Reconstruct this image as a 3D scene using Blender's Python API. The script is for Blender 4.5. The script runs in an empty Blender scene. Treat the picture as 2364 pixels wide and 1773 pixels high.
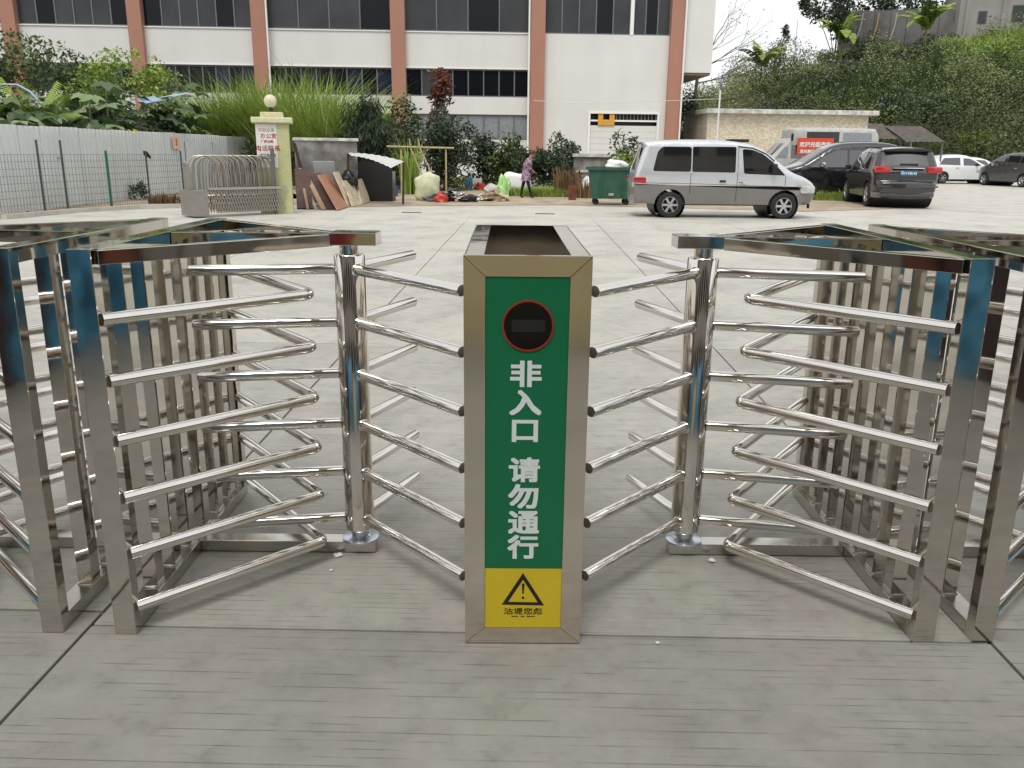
import bpy, bmesh, math, random
import numpy as np
from mathutils import Vector, Matrix, Euler
from mathutils.geometry import delaunay_2d_cdt
random.seed(7); RN = np.random.RandomState(7)
R = math.radians
sc = bpy.context.scene
COL = sc.collection

# ------------------------------------------------------------------ camera, sky, sun, exposure
CAM_H, PITCH, ROLL, FPX = 1.6, R(15.37), R(0.6), 1950.0
cam = bpy.data.cameras.new('camera'); cam_ob = bpy.data.objects.new('camera', cam); COL.objects.link(cam_ob)
cam.sensor_width = 36.0; cam.lens = 36.0 * FPX / 2364.0
cam.clip_start = 0.05; cam.clip_end = 2000
cam_ob.matrix_world = Matrix.Translation((0, 0, CAM_H)) @ Matrix.Rotation(R(90) - PITCH, 4, 'X') @ Matrix.Rotation(ROLL, 4, 'Z')
sc.camera = cam_ob
SUN_EL, SUN_AZ = R(56), R(200)
w = bpy.data.worlds.new('World'); sc.world = w; w.use_nodes = True
nt = w.node_tree; nt.nodes.clear()
o = nt.nodes.new('ShaderNodeOutputWorld'); bg = nt.nodes.new('ShaderNodeBackground')
sky = nt.nodes.new('ShaderNodeTexSky'); sky.sky_type = 'NISHITA'; sky.sun_disc = False
sky.sun_elevation = SUN_EL; sky.sun_rotation = R(160); sky.air_density = 1.0; sky.dust_density = 3.0
hs = nt.nodes.new('ShaderNodeHueSaturation'); hs.inputs['Saturation'].default_value = 0.12
mx = nt.nodes.new('ShaderNodeMix'); mx.data_type = 'RGBA'; mx.inputs['Factor'].default_value = 0.72
tc = nt.nodes.new('ShaderNodeTexCoord'); nz = nt.nodes.new('ShaderNodeTexNoise'); nz.inputs['Scale'].default_value = 2.2
nz.inputs['Detail'].default_value = 4
cr = nt.nodes.new('ShaderNodeValToRGB')
cr.color_ramp.elements[0].position = 0.3; cr.color_ramp.elements[0].color = (9.4, 9.6, 9.9, 1)
cr.color_ramp.elements[1].position = 0.7; cr.color_ramp.elements[1].color = (10.8, 10.9, 11.0, 1)
nt.links.new(tc.outputs['Generated'], nz.inputs['Vector']); nt.links.new(nz.outputs['Fac'], cr.inputs['Fac'])
nt.links.new(sky.outputs['Color'], hs.inputs['Color'])
nt.links.new(hs.outputs['Color'], mx.inputs['A']); nt.links.new(cr.outputs['Color'], mx.inputs['B'])
nt.links.new(mx.outputs['Result'], bg.inputs['Color']); bg.inputs['Strength'].default_value = 0.1
nt.links.new(bg.outputs['Background'], o.inputs['Surface'])
sl = bpy.data.lights.new('sun', 'SUN'); sl.energy = 1.4; sl.angle = R(20); sl.color = (1, 0.96, 0.9)
so = bpy.data.objects.new('sun', sl); COL.objects.link(so)
so.rotation_euler = Euler((R(90) - SUN_EL, 0, R(-20)), 'XYZ')     # light comes from behind the camera, a little to the left
sc.view_settings.view_transform = 'Standard'; sc.view_settings.look = 'None'
sc.view_settings.exposure = 0.32; sc.view_settings.gamma = 1.0; sc.view_settings.use_curve_mapping = False
sc.cycles.max_bounces = 6; sc.cycles.glossy_bounces = 4; sc.cycles.transparent_max_bounces = 6

# ------------------------------------------------------------------ surveying helpers: picture pixel (2364 x 1773) -> point of the place
def ray(px, py):
    u = (px - 1182.0) / FPX; v = -(py - 886.5) / FPX
    c, s = math.cos(ROLL), math.sin(ROLL); u, v = c * u - s * v, s * u + c * v
    return Vector((u, math.cos(PITCH) + v * math.sin(PITCH), -math.sin(PITCH) + v * math.cos(PITCH)))
def at(px, py, Y):
    d = ray(px, py); return Vector((0, 0, CAM_H)) + d * (Y / d.y)
def gp(px, py, z=0.0):
    d = ray(px, py); return Vector((0, 0, CAM_H)) + d * ((z - CAM_H) / d.z)

# ------------------------------------------------------------------ objects
def tag(o, label=None, cat=None, group=None, kind=None):
    if label: o['label'] = label
    if cat: o['category'] = cat
    if group: o['group'] = group
    if kind: o['kind'] = kind
    return o
def thing(name, label, cat, loc=(0, 0, 0), rz=0.0, group=None, scale=1.0):
    o = bpy.data.objects.new(name, None); COL.objects.link(o); o.location = loc; o.rotation_euler = (0, 0, rz)
    o.scale = (scale,) * 3; o.empty_display_size = 0.1
    return tag(o, label, cat, group)
def link(name, me, parent=None, loc=None, rot=None):
    o = bpy.data.objects.new(name, me); COL.objects.link(o); o.parent = parent
    if loc is not None: o.location = loc
    if rot is not None: o.rotation_euler = rot
    return o
def copy_tree(o, parent=None):
    c = o.copy(); COL.objects.link(c)
    if parent is not None: c.parent = parent
    for ch in list(o.children): copy_tree(ch, c)
    return c

class MB:
    def __init__(s): s.v = []; s.f = []; s.m = []
    def add(s, vs, fs, mi=0):
        n = len(s.v); s.v += [tuple(x) for x in vs]; s.f += [tuple(i + n for i in f) for f in fs]; s.m += [mi] * len(fs); return s
    def box(s, a, b, mi=0, M=None):
        x0, y0, z0 = a; x1, y1, z1 = b
        vs = [Vector(p) for p in ((x0, y0, z0), (x1, y0, z0), (x1, y1, z0), (x0, y1, z0), (x0, y0, z1), (x1, y0, z1), (x1, y1, z1), (x0, y1, z1))]
        if M is not None: vs = [M @ p for p in vs]
        return s.add(vs, [(0, 3, 2, 1), (4, 5, 6, 7), (0, 1, 5, 4), (1, 2, 6, 5), (2, 3, 7, 6), (3, 0, 4, 7)], mi)
    def beam(s, a, b, w, h, mi=0, up=(0, 0, 1)):
        a, b = Vector(a), Vector(b); d = (b - a); L = d.length; d.normalize()
        u = Vector(up); x = d.cross(u)
        if x.length < 1e-4: x = d.cross(Vector((0, 1, 0)))
        x.normalize(); z = x.cross(d)
        M = Matrix(((x.x, d.x, z.x, a.x), (x.y, d.y, z.y, a.y), (x.z, d.z, z.z, a.z), (0, 0, 0, 1)))
        return s.box((-w / 2, 0, -h / 2), (w / 2, L, h / 2), mi, M)
    def prism(s, poly, y0, y1, mi=0, axis='y'):
        n = len(poly); a = []; b = []
        for (p, q) in poly:
            if axis == 'y': a.append((p, y0, q)); b.append((p, y1, q))
            elif axis == 'x': a.append((y0, p, q)); b.append((y1, p, q))
            else: a.append((p, q, y0)); b.append((p, q, y1))
        return s.add(a + b, [tuple(range(n)), tuple(reversed(range(n, 2 * n)))] + [(i, n + i, n + (i + 1) % n, (i + 1) % n) for i in range(n)], mi)
    def tube(s, path, r, n=12, mi=0, caps=True):
        path = [Vector(p) for p in path]; rs = r if isinstance(r, (list, tuple)) else [r] * len(path)
        T = []
        for i in range(len(path)):
            d = path[min(i + 1, len(path) - 1)] - path[max(i - 1, 0)]; T.append(d.normalized())
        u = T[0].orthogonal().normalized() if abs(T[0].z) > .9 else T[0].cross(Vector((0, 0, 1))).normalized()
        vs = []; fs = []
        for i, p in enumerate(path):
            u = (u - T[i] * u.dot(T[i])).normalized(); v = T[i].cross(u)
            for k in range(n):
                a = 2 * math.pi * k / n; vs.append(p + (u * math.cos(a) + v * math.sin(a)) * rs[i])
        for i in range(len(path) - 1):
            for k in range(n):
                k2 = (k + 1) % n; fs.append((i * n + k, i * n + k2, (i + 1) * n + k2, (i + 1) * n + k))
        if caps: fs += [tuple(reversed(range(n))), tuple(range((len(path) - 1) * n, len(path) * n))]
        return s.add(vs, fs, mi)
    def lathe(s, prof, n=24, mi=0, c=(0, 0, 0), axis='z'):
        vs = []; fs = []
        for (r, z) in prof:
            for k in range(n):
                a = 2 * math.pi * k / n
                if axis == 'z': vs.append((c[0] + r * math.cos(a), c[1] + r * math.sin(a), c[2] + z))
                elif axis == 'y': vs.append((c[0] + r * math.cos(a), c[1] + z, c[2] + r * math.sin(a)))
                else: vs.append((c[0] + z, c[1] + r * math.cos(a), c[2] + r * math.sin(a)))
        for i in range(len(prof) - 1):
            for k in range(n):
                k2 = (k + 1) % n
                q = (i * n + k, i * n + k2, (i + 1) * n + k2, (i + 1) * n + k)
                fs.append(q if axis != 'y' else q[::-1])
        return s.add(vs, fs, mi)
    def mesh(s, name, mats, smooth=None, bevel=0.0):
        me = bpy.data.meshes.new(name); me.from_pydata([tuple(v) for v in s.v], [], s.f)
        for m in (mats if isinstance(mats, (list, tuple)) else [mats]): me.materials.append(m)
        if len(set(s.m)) > 1: me.polygons.foreach_set('material_index', s.m)
        me.validate(clean_customdata=False)
        if bevel > 0:
            bm = bmesh.new(); bm.from_mesh(me); bmesh.ops.remove_doubles(bm, verts=bm.verts, dist=1e-5)
            es = [e for e in bm.edges if len(e.link_faces) == 2 and e.calc_face_angle(0) > R(30)]
            bmesh.ops.bevel(bm, geom=es, offset=bevel, segments=2, affect='EDGES', profile=0.6, clamp_overlap=True)
            bm.to_mesh(me); bm.free()
        if smooth is not None: smooth_mesh(me, smooth)
        me.update(); return me
    def build(s, name, mats, parent=None, smooth=None, bevel=0.0, loc=None, rot=None):
        return link(name, s.mesh(name, mats, smooth, bevel), parent, loc, rot)
def smooth_mesh(me, deg):
    me.polygons.foreach_set('use_smooth', [True] * len(me.polygons))
    bm = bmesh.new(); bm.from_mesh(me); lim = R(deg)
    for e in bm.edges:
        e.smooth = not (len(e.link_faces) == 2 and e.calc_face_angle(0) > lim)
    bm.to_mesh(me); bm.free()

def soup(name, V, F, mat, parent=None, tint=None, kind=None):
    """V (n,k,3) polygons of k corners each, tint (n,)"""
    n, k = V.shape[0], V.shape[1]
    me = bpy.data.meshes.new(name); me.vertices.add(n * k); me.vertices.foreach_set('co', V.reshape(-1).astype(np.float32))
    F = np.array(F); nf = len(F); kk = F.shape[1]
    idx = (np.arange(n)[:, None, None] * k + F[None]).reshape(-1)
    me.loops.add(len(idx)); me.loops.foreach_set('vertex_index', idx.astype(np.int32))
    me.polygons.add(n * nf); me.polygons.foreach_set('loop_start', (np.arange(n * nf) * kk).astype(np.int32))
    me.polygons.foreach_set('loop_total', np.full(n * nf, kk, np.int32))
    if tint is not None:
        a = me.attributes.new('tint', 'FLOAT', 'POINT'); a.data.foreach_set('value', np.repeat(tint, k).astype(np.float32))
    me.materials.append(mat); me.update(calc_edges=True)
    ob = link(name, me, parent)
    if kind: ob['kind'] = kind
    return ob

# ------------------------------------------------------------------ materials
def newmat(name):
    m = bpy.data.materials.new(name); m.use_nodes = True; t = m.node_tree; b = t.nodes['Principled BSDF']; return m, t, b
def noise(t, scale, detail=4, rough=0.55, vec=None, coord='Object', stretch=None):
    n = t.nodes.new('ShaderNodeTexNoise'); n.inputs['Scale'].default_value = scale; n.inputs['Detail'].default_value = detail
    n.inputs['Roughness'].default_value = rough
    c = t.nodes.new('ShaderNodeTexCoord'); src = c.outputs[coord]
    if stretch:
        mp = t.nodes.new('ShaderNodeMapping'); mp.inputs['Scale'].default_value = stretch; t.links.new(src, mp.inputs['Vector']); src = mp.outputs['Vector']
    t.links.new(src, n.inputs['Vector']); return n
def ramp(t, src, stops):
    r = t.nodes.new('ShaderNodeValToRGB'); e = r.color_ramp.elements
    while len(e) < len(stops): e.new(0.5)
    for i, (p, c) in enumerate(stops):
        e[i].position = p; e[i].color = (*c, 1) if len(c) == 3 else c
    t.links.new(src, r.inputs['Fac']); return r
def bump(t, b, src, strength=0.2, dist=0.01, prev=None):
    n = t.nodes.new('ShaderNodeBump'); n.inputs['Strength'].default_value = strength; n.inputs['Distance'].default_value = dist
    t.links.new(src, n.inputs['Height'])
    if prev: t.links.new(prev.outputs['Normal'], n.inputs['Normal'])
    t.links.new(n.outputs['Normal'], b.inputs['Normal']); return n
def plain(name, col, rough=0.6, metal=0.0, var=0.12, scale=6.0, bmp=0.0, spec=None, coat=0.0):
    m, t, b = newmat(name)
    n = noise(t, scale); c1 = [max(0, c * (1 - var)) for c in col]; c2 = [min(1, c * (1 + var)) for c in col]
    r = ramp(t, n.outputs['Fac'], [(0.3, c1), (0.7, c2)]); t.links.new(r.outputs['Color'], b.inputs['Base Color'])
    b.inputs['Roughness'].default_value = rough; b.inputs['Metallic'].default_value = metal
    if spec is not None: b.inputs['Specular IOR Level'].default_value = spec
    if coat: b.inputs['Coat Weight'].default_value = coat; b.inputs['Coat Roughness'].default_value = 0.05
    if bmp: bump(t, b, noise(t, scale * 6).outputs['Fac'], bmp, 0.01)
    return m
def steel(name, col, rough, wav=0.0, brushed=None, rvar=0.08, wscale=5.0):
    m, t, b = newmat(name); b.inputs['Metallic'].default_value = 1.0
    n = noise(t, 3.0); r = ramp(t, n.outputs['Fac'], [(0.3, [c * 0.9 for c in col]), (0.7, col)]); t.links.new(r.outputs['Color'], b.inputs['Base Color'])
    n2 = noise(t, 14.0, 6, coord='Object'); mr = t.nodes.new('ShaderNodeMapRange'); mr.inputs['To Min'].default_value = rough; mr.inputs['To Max'].default_value = rough + rvar
    t.links.new(n2.outputs['Fac'], mr.inputs['Value']); t.links.new(mr.outputs['Result'], b.inputs['Roughness'])
    sm_ = noise(t, 2.2, 5, 0.7); rr_ = ramp(t, sm_.outputs['Fac'], [(0.52, (0, 0, 0)), (0.75, (.14, .14, .14))]); ad = t.nodes.new('ShaderNodeMath'); ad.operation = 'ADD'
    t.links.new(mr.outputs['Result'], ad.inputs[0]); t.links.new(rr_.outputs['Color'], ad.inputs[1]); t.links.new(ad.outputs[0], b.inputs['Roughness'])
    p = None
    if wav: p = bump(t, b, noise(t, wscale, 2).outputs['Fac'], wav, 0.004)
    if brushed: bump(t, b, noise(t, 60, 3, stretch=brushed).outputs['Fac'], 0.06, 0.002, p)
    return m
def leafmat(name, dark, light, rough=0.5, trans=0.25, extra=None):
    m, t, b = newmat(name); a = t.nodes.new('ShaderNodeAttribute'); a.attribute_name = 'tint'
    st = [(0.0, dark), (0.85, light)] + ([(0.97, extra)] if extra else [])
    r = ramp(t, a.outputs['Fac'], st); t.links.new(r.outputs['Color'], b.inputs['Base Color'])
    b.inputs['Roughness'].default_value = rough; b.inputs['Specular IOR Level'].default_value = 0.35
    tr = t.nodes.new('ShaderNodeBsdfTranslucent'); t.links.new(r.outputs['Color'], tr.inputs['Color'])
    ms = t.nodes.new('ShaderNodeMixShader'); ms.inputs['Fac'].default_value = trans
    t.links.new(b.outputs['BSDF'], ms.inputs[1]); t.links.new(tr.outputs['BSDF'], ms.inputs[2])
    t.links.new(ms.outputs['Shader'], t.nodes['Material Output'].inputs['Surface']); return m

M = {}
M['tube'] = steel('polished_tube', (0.76, 0.73, 0.68), 0.05, 0.12, rvar=0.09, wscale=9)
M['post'] = steel('mirror_sheet', (0.60, 0.57, 0.52), 0.03, 0.35, rvar=0.06, wscale=4)
M['base'] = steel('mill_steel', (0.56, 0.54, 0.49), 0.14, 0.3, rvar=0.2, wscale=20)
M['galv'] = steel('zinc_plate', (0.60, 0.64, 0.72), 0.16, 0.5, rvar=0.25, wscale=30)
M['pillar'] = steel('brushed_sheet', (0.74, 0.68, 0.59), 0.07, 0.25, rvar=0.06)
M['plug'] = plain('tube_plug', (0.16, 0.14, 0.12), 0.5, 0.5)
M['dark'] = plain('black_plastic', (0.012, 0.012, 0.013), 0.35)
M['weld'] = steel('weld_bead', (0.5, 0.48, 0.45), 0.35, 0.4, wscale=60)

def concrete(name, base=(0.31, 0.30, 0.262), grooves=True, coord='Object'):
    m, t, b = newmat(name)
    n1 = noise(t, 0.9, 8, 0.68, coord=coord); n2 = noise(t, 9, 8, 0.7, coord=coord); n3 = noise(t, 2.6, 5, 0.6, coord=coord)
    c = ramp(t, n1.outputs['Fac'], [(0.3, [base[0] * 0.72, base[1] * 0.72, base[2] * 0.74]), (0.5, base), (0.75, [base[0] * 1.16, base[1] * 1.15, base[2] * 1.1])])
    tint = ramp(t, n3.outputs['Fac'], [(0.3, (0.94, 0.98, 0.92)), (0.5, (1, 1, 1)), (0.72, (1.04, 0.97, 0.98))])
    m1 = t.nodes.new('ShaderNodeMix'); m1.data_type = 'RGBA'; m1.blend_type = 'MULTIPLY'; m1.inputs['Factor'].default_value = 1
    t.links.new(c.outputs['Color'], m1.inputs['A']); t.links.new(tint.outputs['Color'], m1.inputs['B'])
    sp = ramp(t, n2.outputs['Fac'], [(0.28, (0.74, 0.73, 0.71)), (0.45, (.97, .97, .97)), (0.72, (1.10, 1.10, 1.10))])
    m2 = t.nodes.new('ShaderNodeMix'); m2.data_type = 'RGBA'; m2.blend_type = 'MULTIPLY'; m2.inputs['Factor'].default_value = 1
    t.links.new(m1.outputs['Result'], m2.inputs['A']); t.links.new(sp.outputs['Color'], m2.inputs['B'])
    last = m2.outputs['Result']
    fine = noise(t, 60, 4, coord=coord)
    p = bump(t, b, fine.outputs['Fac'], 0.25, 0.002)
    if grooves:
        co = t.nodes.new('ShaderNodeTexCoord')
        wv = t.nodes.new('ShaderNodeTexWave'); wv.wave_type = 'BANDS'; wv.bands_direction = 'Y'; wv.inputs['Scale'].default_value = 9.2
        wv.inputs['Distortion'].default_value = 0.7; wv.inputs['Detail'].default_value = 2; wv.inputs['Detail Scale'].default_value = 1.6
        mp = t.nodes.new('ShaderNodeMapping'); mp.inputs['Scale'].default_value = (0.12, 1, 1); t.links.new(co.outputs[coord], mp.inputs['Vector']); t.links.new(mp.outputs['Vector'], wv.inputs['Vector'])
        line = ramp(t, wv.outputs['Fac'], [(0.0, (1, 1, 1)), (0.07, (0, 0, 0))])
        msk = noise(t, 1.0, 3, 0.6, coord=coord, stretch=(3.2, 30.0, 1)); mk = ramp(t, msk.outputs['Fac'], [(0.47, (0, 0, 0)), (0.60, (1, 1, 1))])
        mm = t.nodes.new('ShaderNodeMath'); mm.operation = 'MULTIPLY'; t.links.new(line.outputs['Color'], mm.inputs[0]); t.links.new(mk.outputs['Color'], mm.inputs[1])
        mm2 = t.nodes.new('ShaderNodeMath'); mm2.operation = 'MULTIPLY'; mm2.inputs[1].default_value = 0.6; t.links.new(mm.outputs[0], mm2.inputs[0])
        m3 = t.nodes.new('ShaderNodeMix'); m3.data_type = 'RGBA'; m3.inputs['B'].default_value = (0.06, 0.055, 0.05, 1)
        t.links.new(mm2.outputs[0], m3.inputs['Factor']); t.links.new(last, m3.inputs['A']); last = m3.outputs['Result']
        bump(t, b, wv.outputs['Fac'], 0.10, 0.003, p)
    t.links.new(last, b.inputs['Base Color']); b.inputs['Roughness'].default_value = 0.62; b.inputs['Specular IOR Level'].default_value = 0.5
    return m
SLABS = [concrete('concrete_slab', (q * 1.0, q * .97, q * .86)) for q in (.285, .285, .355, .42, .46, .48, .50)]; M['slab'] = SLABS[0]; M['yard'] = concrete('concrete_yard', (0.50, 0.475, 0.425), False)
M['joint'] = plain('joint_filler', (0.05, 0.045, 0.04), 0.9)
M['dirt'] = plain('sandy_dirt', (0.36, 0.29, 0.21), 0.95, var=0.3, scale=1.5, bmp=0.5)
M['soil'] = plain('dark_soil', (0.10, 0.085, 0.055), 0.95, var=0.4, scale=0.6, bmp=0.6)

# ------------------------------------------------------------------ the ground
def sheet(name, poly, z, mat, kind='structure'):
    me = bpy.data.meshes.new(name); me.from_pydata([(x, y, z) for x, y in poly], [], [tuple(range(len(poly)))]); me.materials.append(mat)
    return tag(link(name, me), kind=kind)
tag(sheet('ground', [(-700, -300), (700, -300), (700, 1200), (-700, 1200)], -0.045, M['soil']), kind='structure')
sheet('yard', [(-12.6, 20), (80, 20), (80, 74), (-12.6, 74)], -0.006, M['yard'])
pav = tag(link('pavement', MB().box((-17, -9, -0.044), (32, 23.4, -0.024)).mesh('pavement', M['joint'])), kind='structure')
xs = [-13.75, -10.7, -7.62, -4.56, -1.5, 1.6, 4.7, 7.8, 10.9, 14.0, 17.1, 20.2]; ys = [-7.0, -2.2, 2.58, 6.95, 11.2, 15.3, 19.4, 23.2]
gr = R(-1.0)
for i in range(len(xs) - 1):
    for j in range(len(ys) - 1):
        off = 0.09 if xs[i] < -1.6 or xs[i] > 1.5 else 0.0
        y0, y1 = ys[j] + (off if j > 0 else 0), ys[j + 1] + off
        g_ = 0.006; dz = RN.uniform(-0.0015, 0.0015)
        mb = MB().box((xs[i] + g_, y0 + g_, -0.0235), (xs[i + 1] - g_, y1 - g_, dz))
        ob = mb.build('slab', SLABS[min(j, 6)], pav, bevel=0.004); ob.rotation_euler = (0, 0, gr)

# ------------------------------------------------------------------ lettering
def lettering(name, text, size, mat, parent, loc, rot=(R(90), 0, 0), bold=0.0, ext=0.0008, sx=1.0, align='CENTER', spacing=1.0, heavy=0.0):
    cu = bpy.data.curves.new(name, 'FONT'); cu.body = text; cu.size = size; cu.align_x = align; cu.align_y = 'CENTER'
    cu.offset = bold; cu.extrude = ext; cu.space_line = spacing; cu.resolution_u = 3
    tmp = bpy.data.objects.new(name, cu); COL.objects.link(tmp); dg = bpy.context.evaluated_depsgraph_get(); dg.update()
    me = bpy.data.meshes.new_from_object(tmp.evaluated_get(dg)); bpy.data.objects.remove(tmp); bpy.data.curves.remove(cu)
    me.materials.clear(); me.materials.append(mat)
    if heavy:
        n = len(me.vertices); co = np.zeros(n * 3, np.float32); me.vertices.foreach_get('co', co); co = co.reshape(-1, 3); mb = MB(); fs = [tuple(p.vertices) for p in me.polygons]
        for k, (dx, dy) in enumerate(((0, 0), (heavy, 0), (-heavy, 0), (0, heavy), (0, -heavy), (heavy, heavy), (-heavy, -heavy), (heavy, -heavy), (-heavy, heavy))):
            mb.add([(c[0] + dx, c[1] + dy, c[2] + k * .00007) for c in co.tolist()], fs)
        me = mb.mesh(name, mat)
    ob = link(name, me, parent, loc, rot); ob.scale = (sx, 1, 1); return ob

# ------------------------------------------------------------------ the half-height turnstile gates
H_TOP = 1.305
def fillet(a, b, c, r, n=6):
    a, b, c = Vector(a), Vector(b), Vector(c); d1 = (a - b).normalized(); d2 = (c - b).normalized()
    ang = d1.angle(d2) / 2; t = r / math.tan(ang); p, q = b + d1 * t, b + d2 * t
    cen = b + (d1 + d2).normalized() * (r / math.sin(ang)); out = []
    v1, v2 = p - cen, q - cen; tot = v1.angle(v2); ax = v1.cross(v2).normalized()
    for i in range(n + 1): out.append(cen + Matrix.Rotation(tot * i / n, 3, ax) @ v1)
    return out
def make_gate(s, label, x_panel, y0, y1, pole, arms, vfront, vapex, vback, az, yaw=0.0):
    """s=+1: rotor to the right of the panel. All coordinates local to the front post foot centre."""
    t = thing('turnstile', label, 'turnstile', (x_panel, y0, 0), yaw, 'stainless steel turnstile gates')
    hw, d = 0.036, 0.05; Y = y1 - y0; ym = Y * 0.5
    MB().box((-hw, 0, 0), (hw, d, H_TOP)).build('front_post', M['post'], t, bevel=0.002)
    MB().box((-hw, Y - d, 0), (hw, Y, H_TOP)).build('back_post', M['post'], t, bevel=0.002)
    MB().box((-hw, d + .0005, H_TOP - 0.05), (hw, Y - d - .0005, H_TOP - .001)).build('top_rail', M['post'], t, bevel=0.002)
    MB().box((-hw, d + .0005, 0.004), (hw, Y - d - .0005, 0.052)).build('base_rail', M['base'], t, bevel=0.002)
    sm = None
    for i in range(6):
        y = 0.262 + 0.166 * i
        if sm is None:
            sm = MB().box((-0.026, -0.031, 0.0525), (0.026, 0.031, H_TOP - 0.0505)).mesh('slat', M['post'], bevel=0.0015)
            wm = MB(); ring = []
            for k in range(24):
                a = 2 * math.pi * k / 24; q = 1 / max(abs(math.cos(a)) / .0285, abs(math.sin(a)) / .0335); ring.append((q * math.cos(a), q * math.sin(a), 0.0535 + .0008 * random.random()))
            wm.tube(ring + ring[:1], [0.0032 + .0012 * random.random() for _ in range(25)], 6); wm = wm.mesh('weld_bead', M['weld'], smooth=60)
        so_ = link('slat', sm, t, (s * -0.006, y, 0)); link('weld_bead', wm, so_, (0, 0, 0))
    px, py = pole
    # top frame: front, middle and back rails running to the rotor plate; bottom rail to the bearing
    zt = H_TOP - 0.027
    plate_y0, plate_y1 = py - 0.055, py + 0.055
    MB().prism([(px + s * 0.11, plate_y0), (px + s * 0.115, plate_y1), (px - s * 0.06, plate_y1 + 0.01), (px - s * 0.06, plate_y0 - 0.01)][::(-1 if s > 0 else 1)], H_TOP - 0.046, H_TOP + 0.0005, axis='z').build('rotor_plate', M['post'], t, bevel=0.003)
    for ya, yb in ((0.03, plate_y0 + 0.012), (ym, py), (Y - 0.03, plate_y1 - 0.012)):
        MB().beam((s * (hw + 0.001), ya, zt), (px - s * 0.062, yb, zt), 0.036, 0.044).build('top_rail', M['post'], t, bevel=0.0015)
    MB().box((min(s * (hw + .001), px + s * .065), py - 0.036, 0.004), (max(s * (hw + .001), px + s * .065), py + 0.036, 0.05)).build('base_rail', M['base'], t, bevel=0.002)
    # rotor
    MB().lathe([(0, 0.10), (0.054, 0.10), (0.0585, 0.105), (0.0585, 1.215), (0.054, 1.222), (0, 1.222)], 32, 0, (px, py, 0)).build('rotor_pole', M['tube'], t, smooth=40)
    MB().lathe([(0.036, 1.2225), (0.036, 1.2565)], 28, 0, (px, py, 0)).build('rotor_collar', M['tube'], t, smooth=40)
    MB().lathe([(0, 0.0505), (0.072, 0.0505), (0.074, 0.054), (0.074, 0.060), (0.068, 0.064), (0.046, 0.066), (0.036, 0.072), (0.034, 0.0995), (0, .0995)], 32, 0, (px, py, 0)).build('bearing', M['galv'], t, smooth=35)
    am = {}
    for lev in range(6):
        z = az[0] + (az[1] - az[0]) * lev / 5
        for k, (dx, dy) in enumerate(arms):
            if k not in am:
                e = Vector((dx, dy, 0)); u = e.normalized(); m_ = MB()
                m_.tube([u * 0.056, e - u * .004, e], [0.0205, 0.0205, 0.019], 20)
                m_.tube([u * 0.057, u * 0.061], [0.0245, 0.0212], 16)
                cap = MB().tube([e - u * 0.004 + u * .0042, e + u * 0.003], [0.0183, 0.013], 18)
                am[k] = (m_.mesh('arm', M['tube'], smooth=40), cap.mesh('end_cap', M['plug'], smooth=40))
            a_ = link('arm', am[k][0], t, (px, py, z)); link('end_cap', am[k][1], a_)
    vm = None
    for lev in range(6):
        z = 0.093 + (1.087 - 0.093) * lev / 5
        if vm is None:
            vf, va, vb = Vector((*vfront, 0)), Vector((*vapex, 0)), Vector((*vback, 0))
            vm = MB().tube([vf] + fillet(vf, va, vb, 0.035) + [vb], 0.0208, 20).mesh('barrier_tube', M['tube'], smooth=40)
        link('barrier_tube', vm, t, (0, 0, z))
    return t

PX, PY = -0.62, 3.205
xa = -1.306; y0, y1 = 2.545, 3.80
AZ = (0.15, 1.167)
def loc_(x, y, xp=xa): return (x - xp, y - y0)
make_gate(1, 'inner turnstile just left of the green sign pillar, seen whole', xa, y0, y1, loc_(PX, PY),
          [(-0.575, -0.10), (0.455, -0.50), (0.185, 0.455)], loc_(xa + 0.033, 2.572), loc_(-0.742, 3.085), loc_(xa + 0.033, y1 - 0.03), AZ)
xb = 1.41
make_gate(-1, 'inner turnstile just right of the green sign pillar, seen whole', xb, y0, y1 + .04, (0.72 - xb, PY + 0.01 - y0),
          [(0.575, -0.11), (-0.455, -0.50), (-0.17, 0.455)], (-0.033, 0.027), (0.862 - xb, 3.085 - y0), (-0.033, y1 + 0.01 - y0), AZ)
ld = 0.69
make_gate(-1, 'outer turnstile cut by the left edge of the picture', -1.56, y0 + .01, y1 - .02, (-ld, 0.665),
          [(0.3, -0.5), (-0.575, 0.1), (0.25, 0.5)], (-0.033, 0.027), (-0.56, 0.54), (-0.033, y1 - y0 - 0.05), AZ)
make_gate(1, 'outer turnstile cut by the right edge of the picture', 1.617, y0 + .01, y1 + .02, (ld, 0.665),
          [(-0.3, -0.5), (0.575, 0.1), (-0.25, 0.5)], (0.033, 0.027), (0.56, 0.54), (0.033, y1 - y0 - 0.02), AZ)

# ------------------------------------------------------------------ the sign pillar
M['green'] = plain('green_sign', (0.0, 0.145, 0.056), 0.28, var=0.04, spec=0.5)
M['yellow'] = plain('yellow_sign', (0.66, 0.50, 0.018), 0.32, var=0.04)
M['white'] = plain('white_vinyl', (0.72, 0.78, 0.76), 0.4, var=0.04)
M['black'] = plain('black_print', (0.012, 0.008, 0.01), 0.4)
M['redring'] = plain('red_ring', (0.30, 0.022, 0.015), 0.35)
M['glassblack'] = plain('display_glass', (0.004, 0.004, 0.004), 0.06, spec=0.3)
M['lcd'] = plain('dim_screen', (0.014, 0.015, 0.016), 0.25)
pl = thing('sign_pillar', 'steel pillar with green no entry sign and yellow warning panel', 'sign pillar', (0.044, 2.515, 0), R(0.5))
W2, D, HP = 0.1925, 1.10, 1.303
fl, ft, fb = 0.066, 0.062, 0.060
def fr_strip(poly): MB().prism(poly, 0.0, 0.02).build('frame_strip', M['pillar'], pl, bevel=0.0008)
g2 = 0.0006
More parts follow.
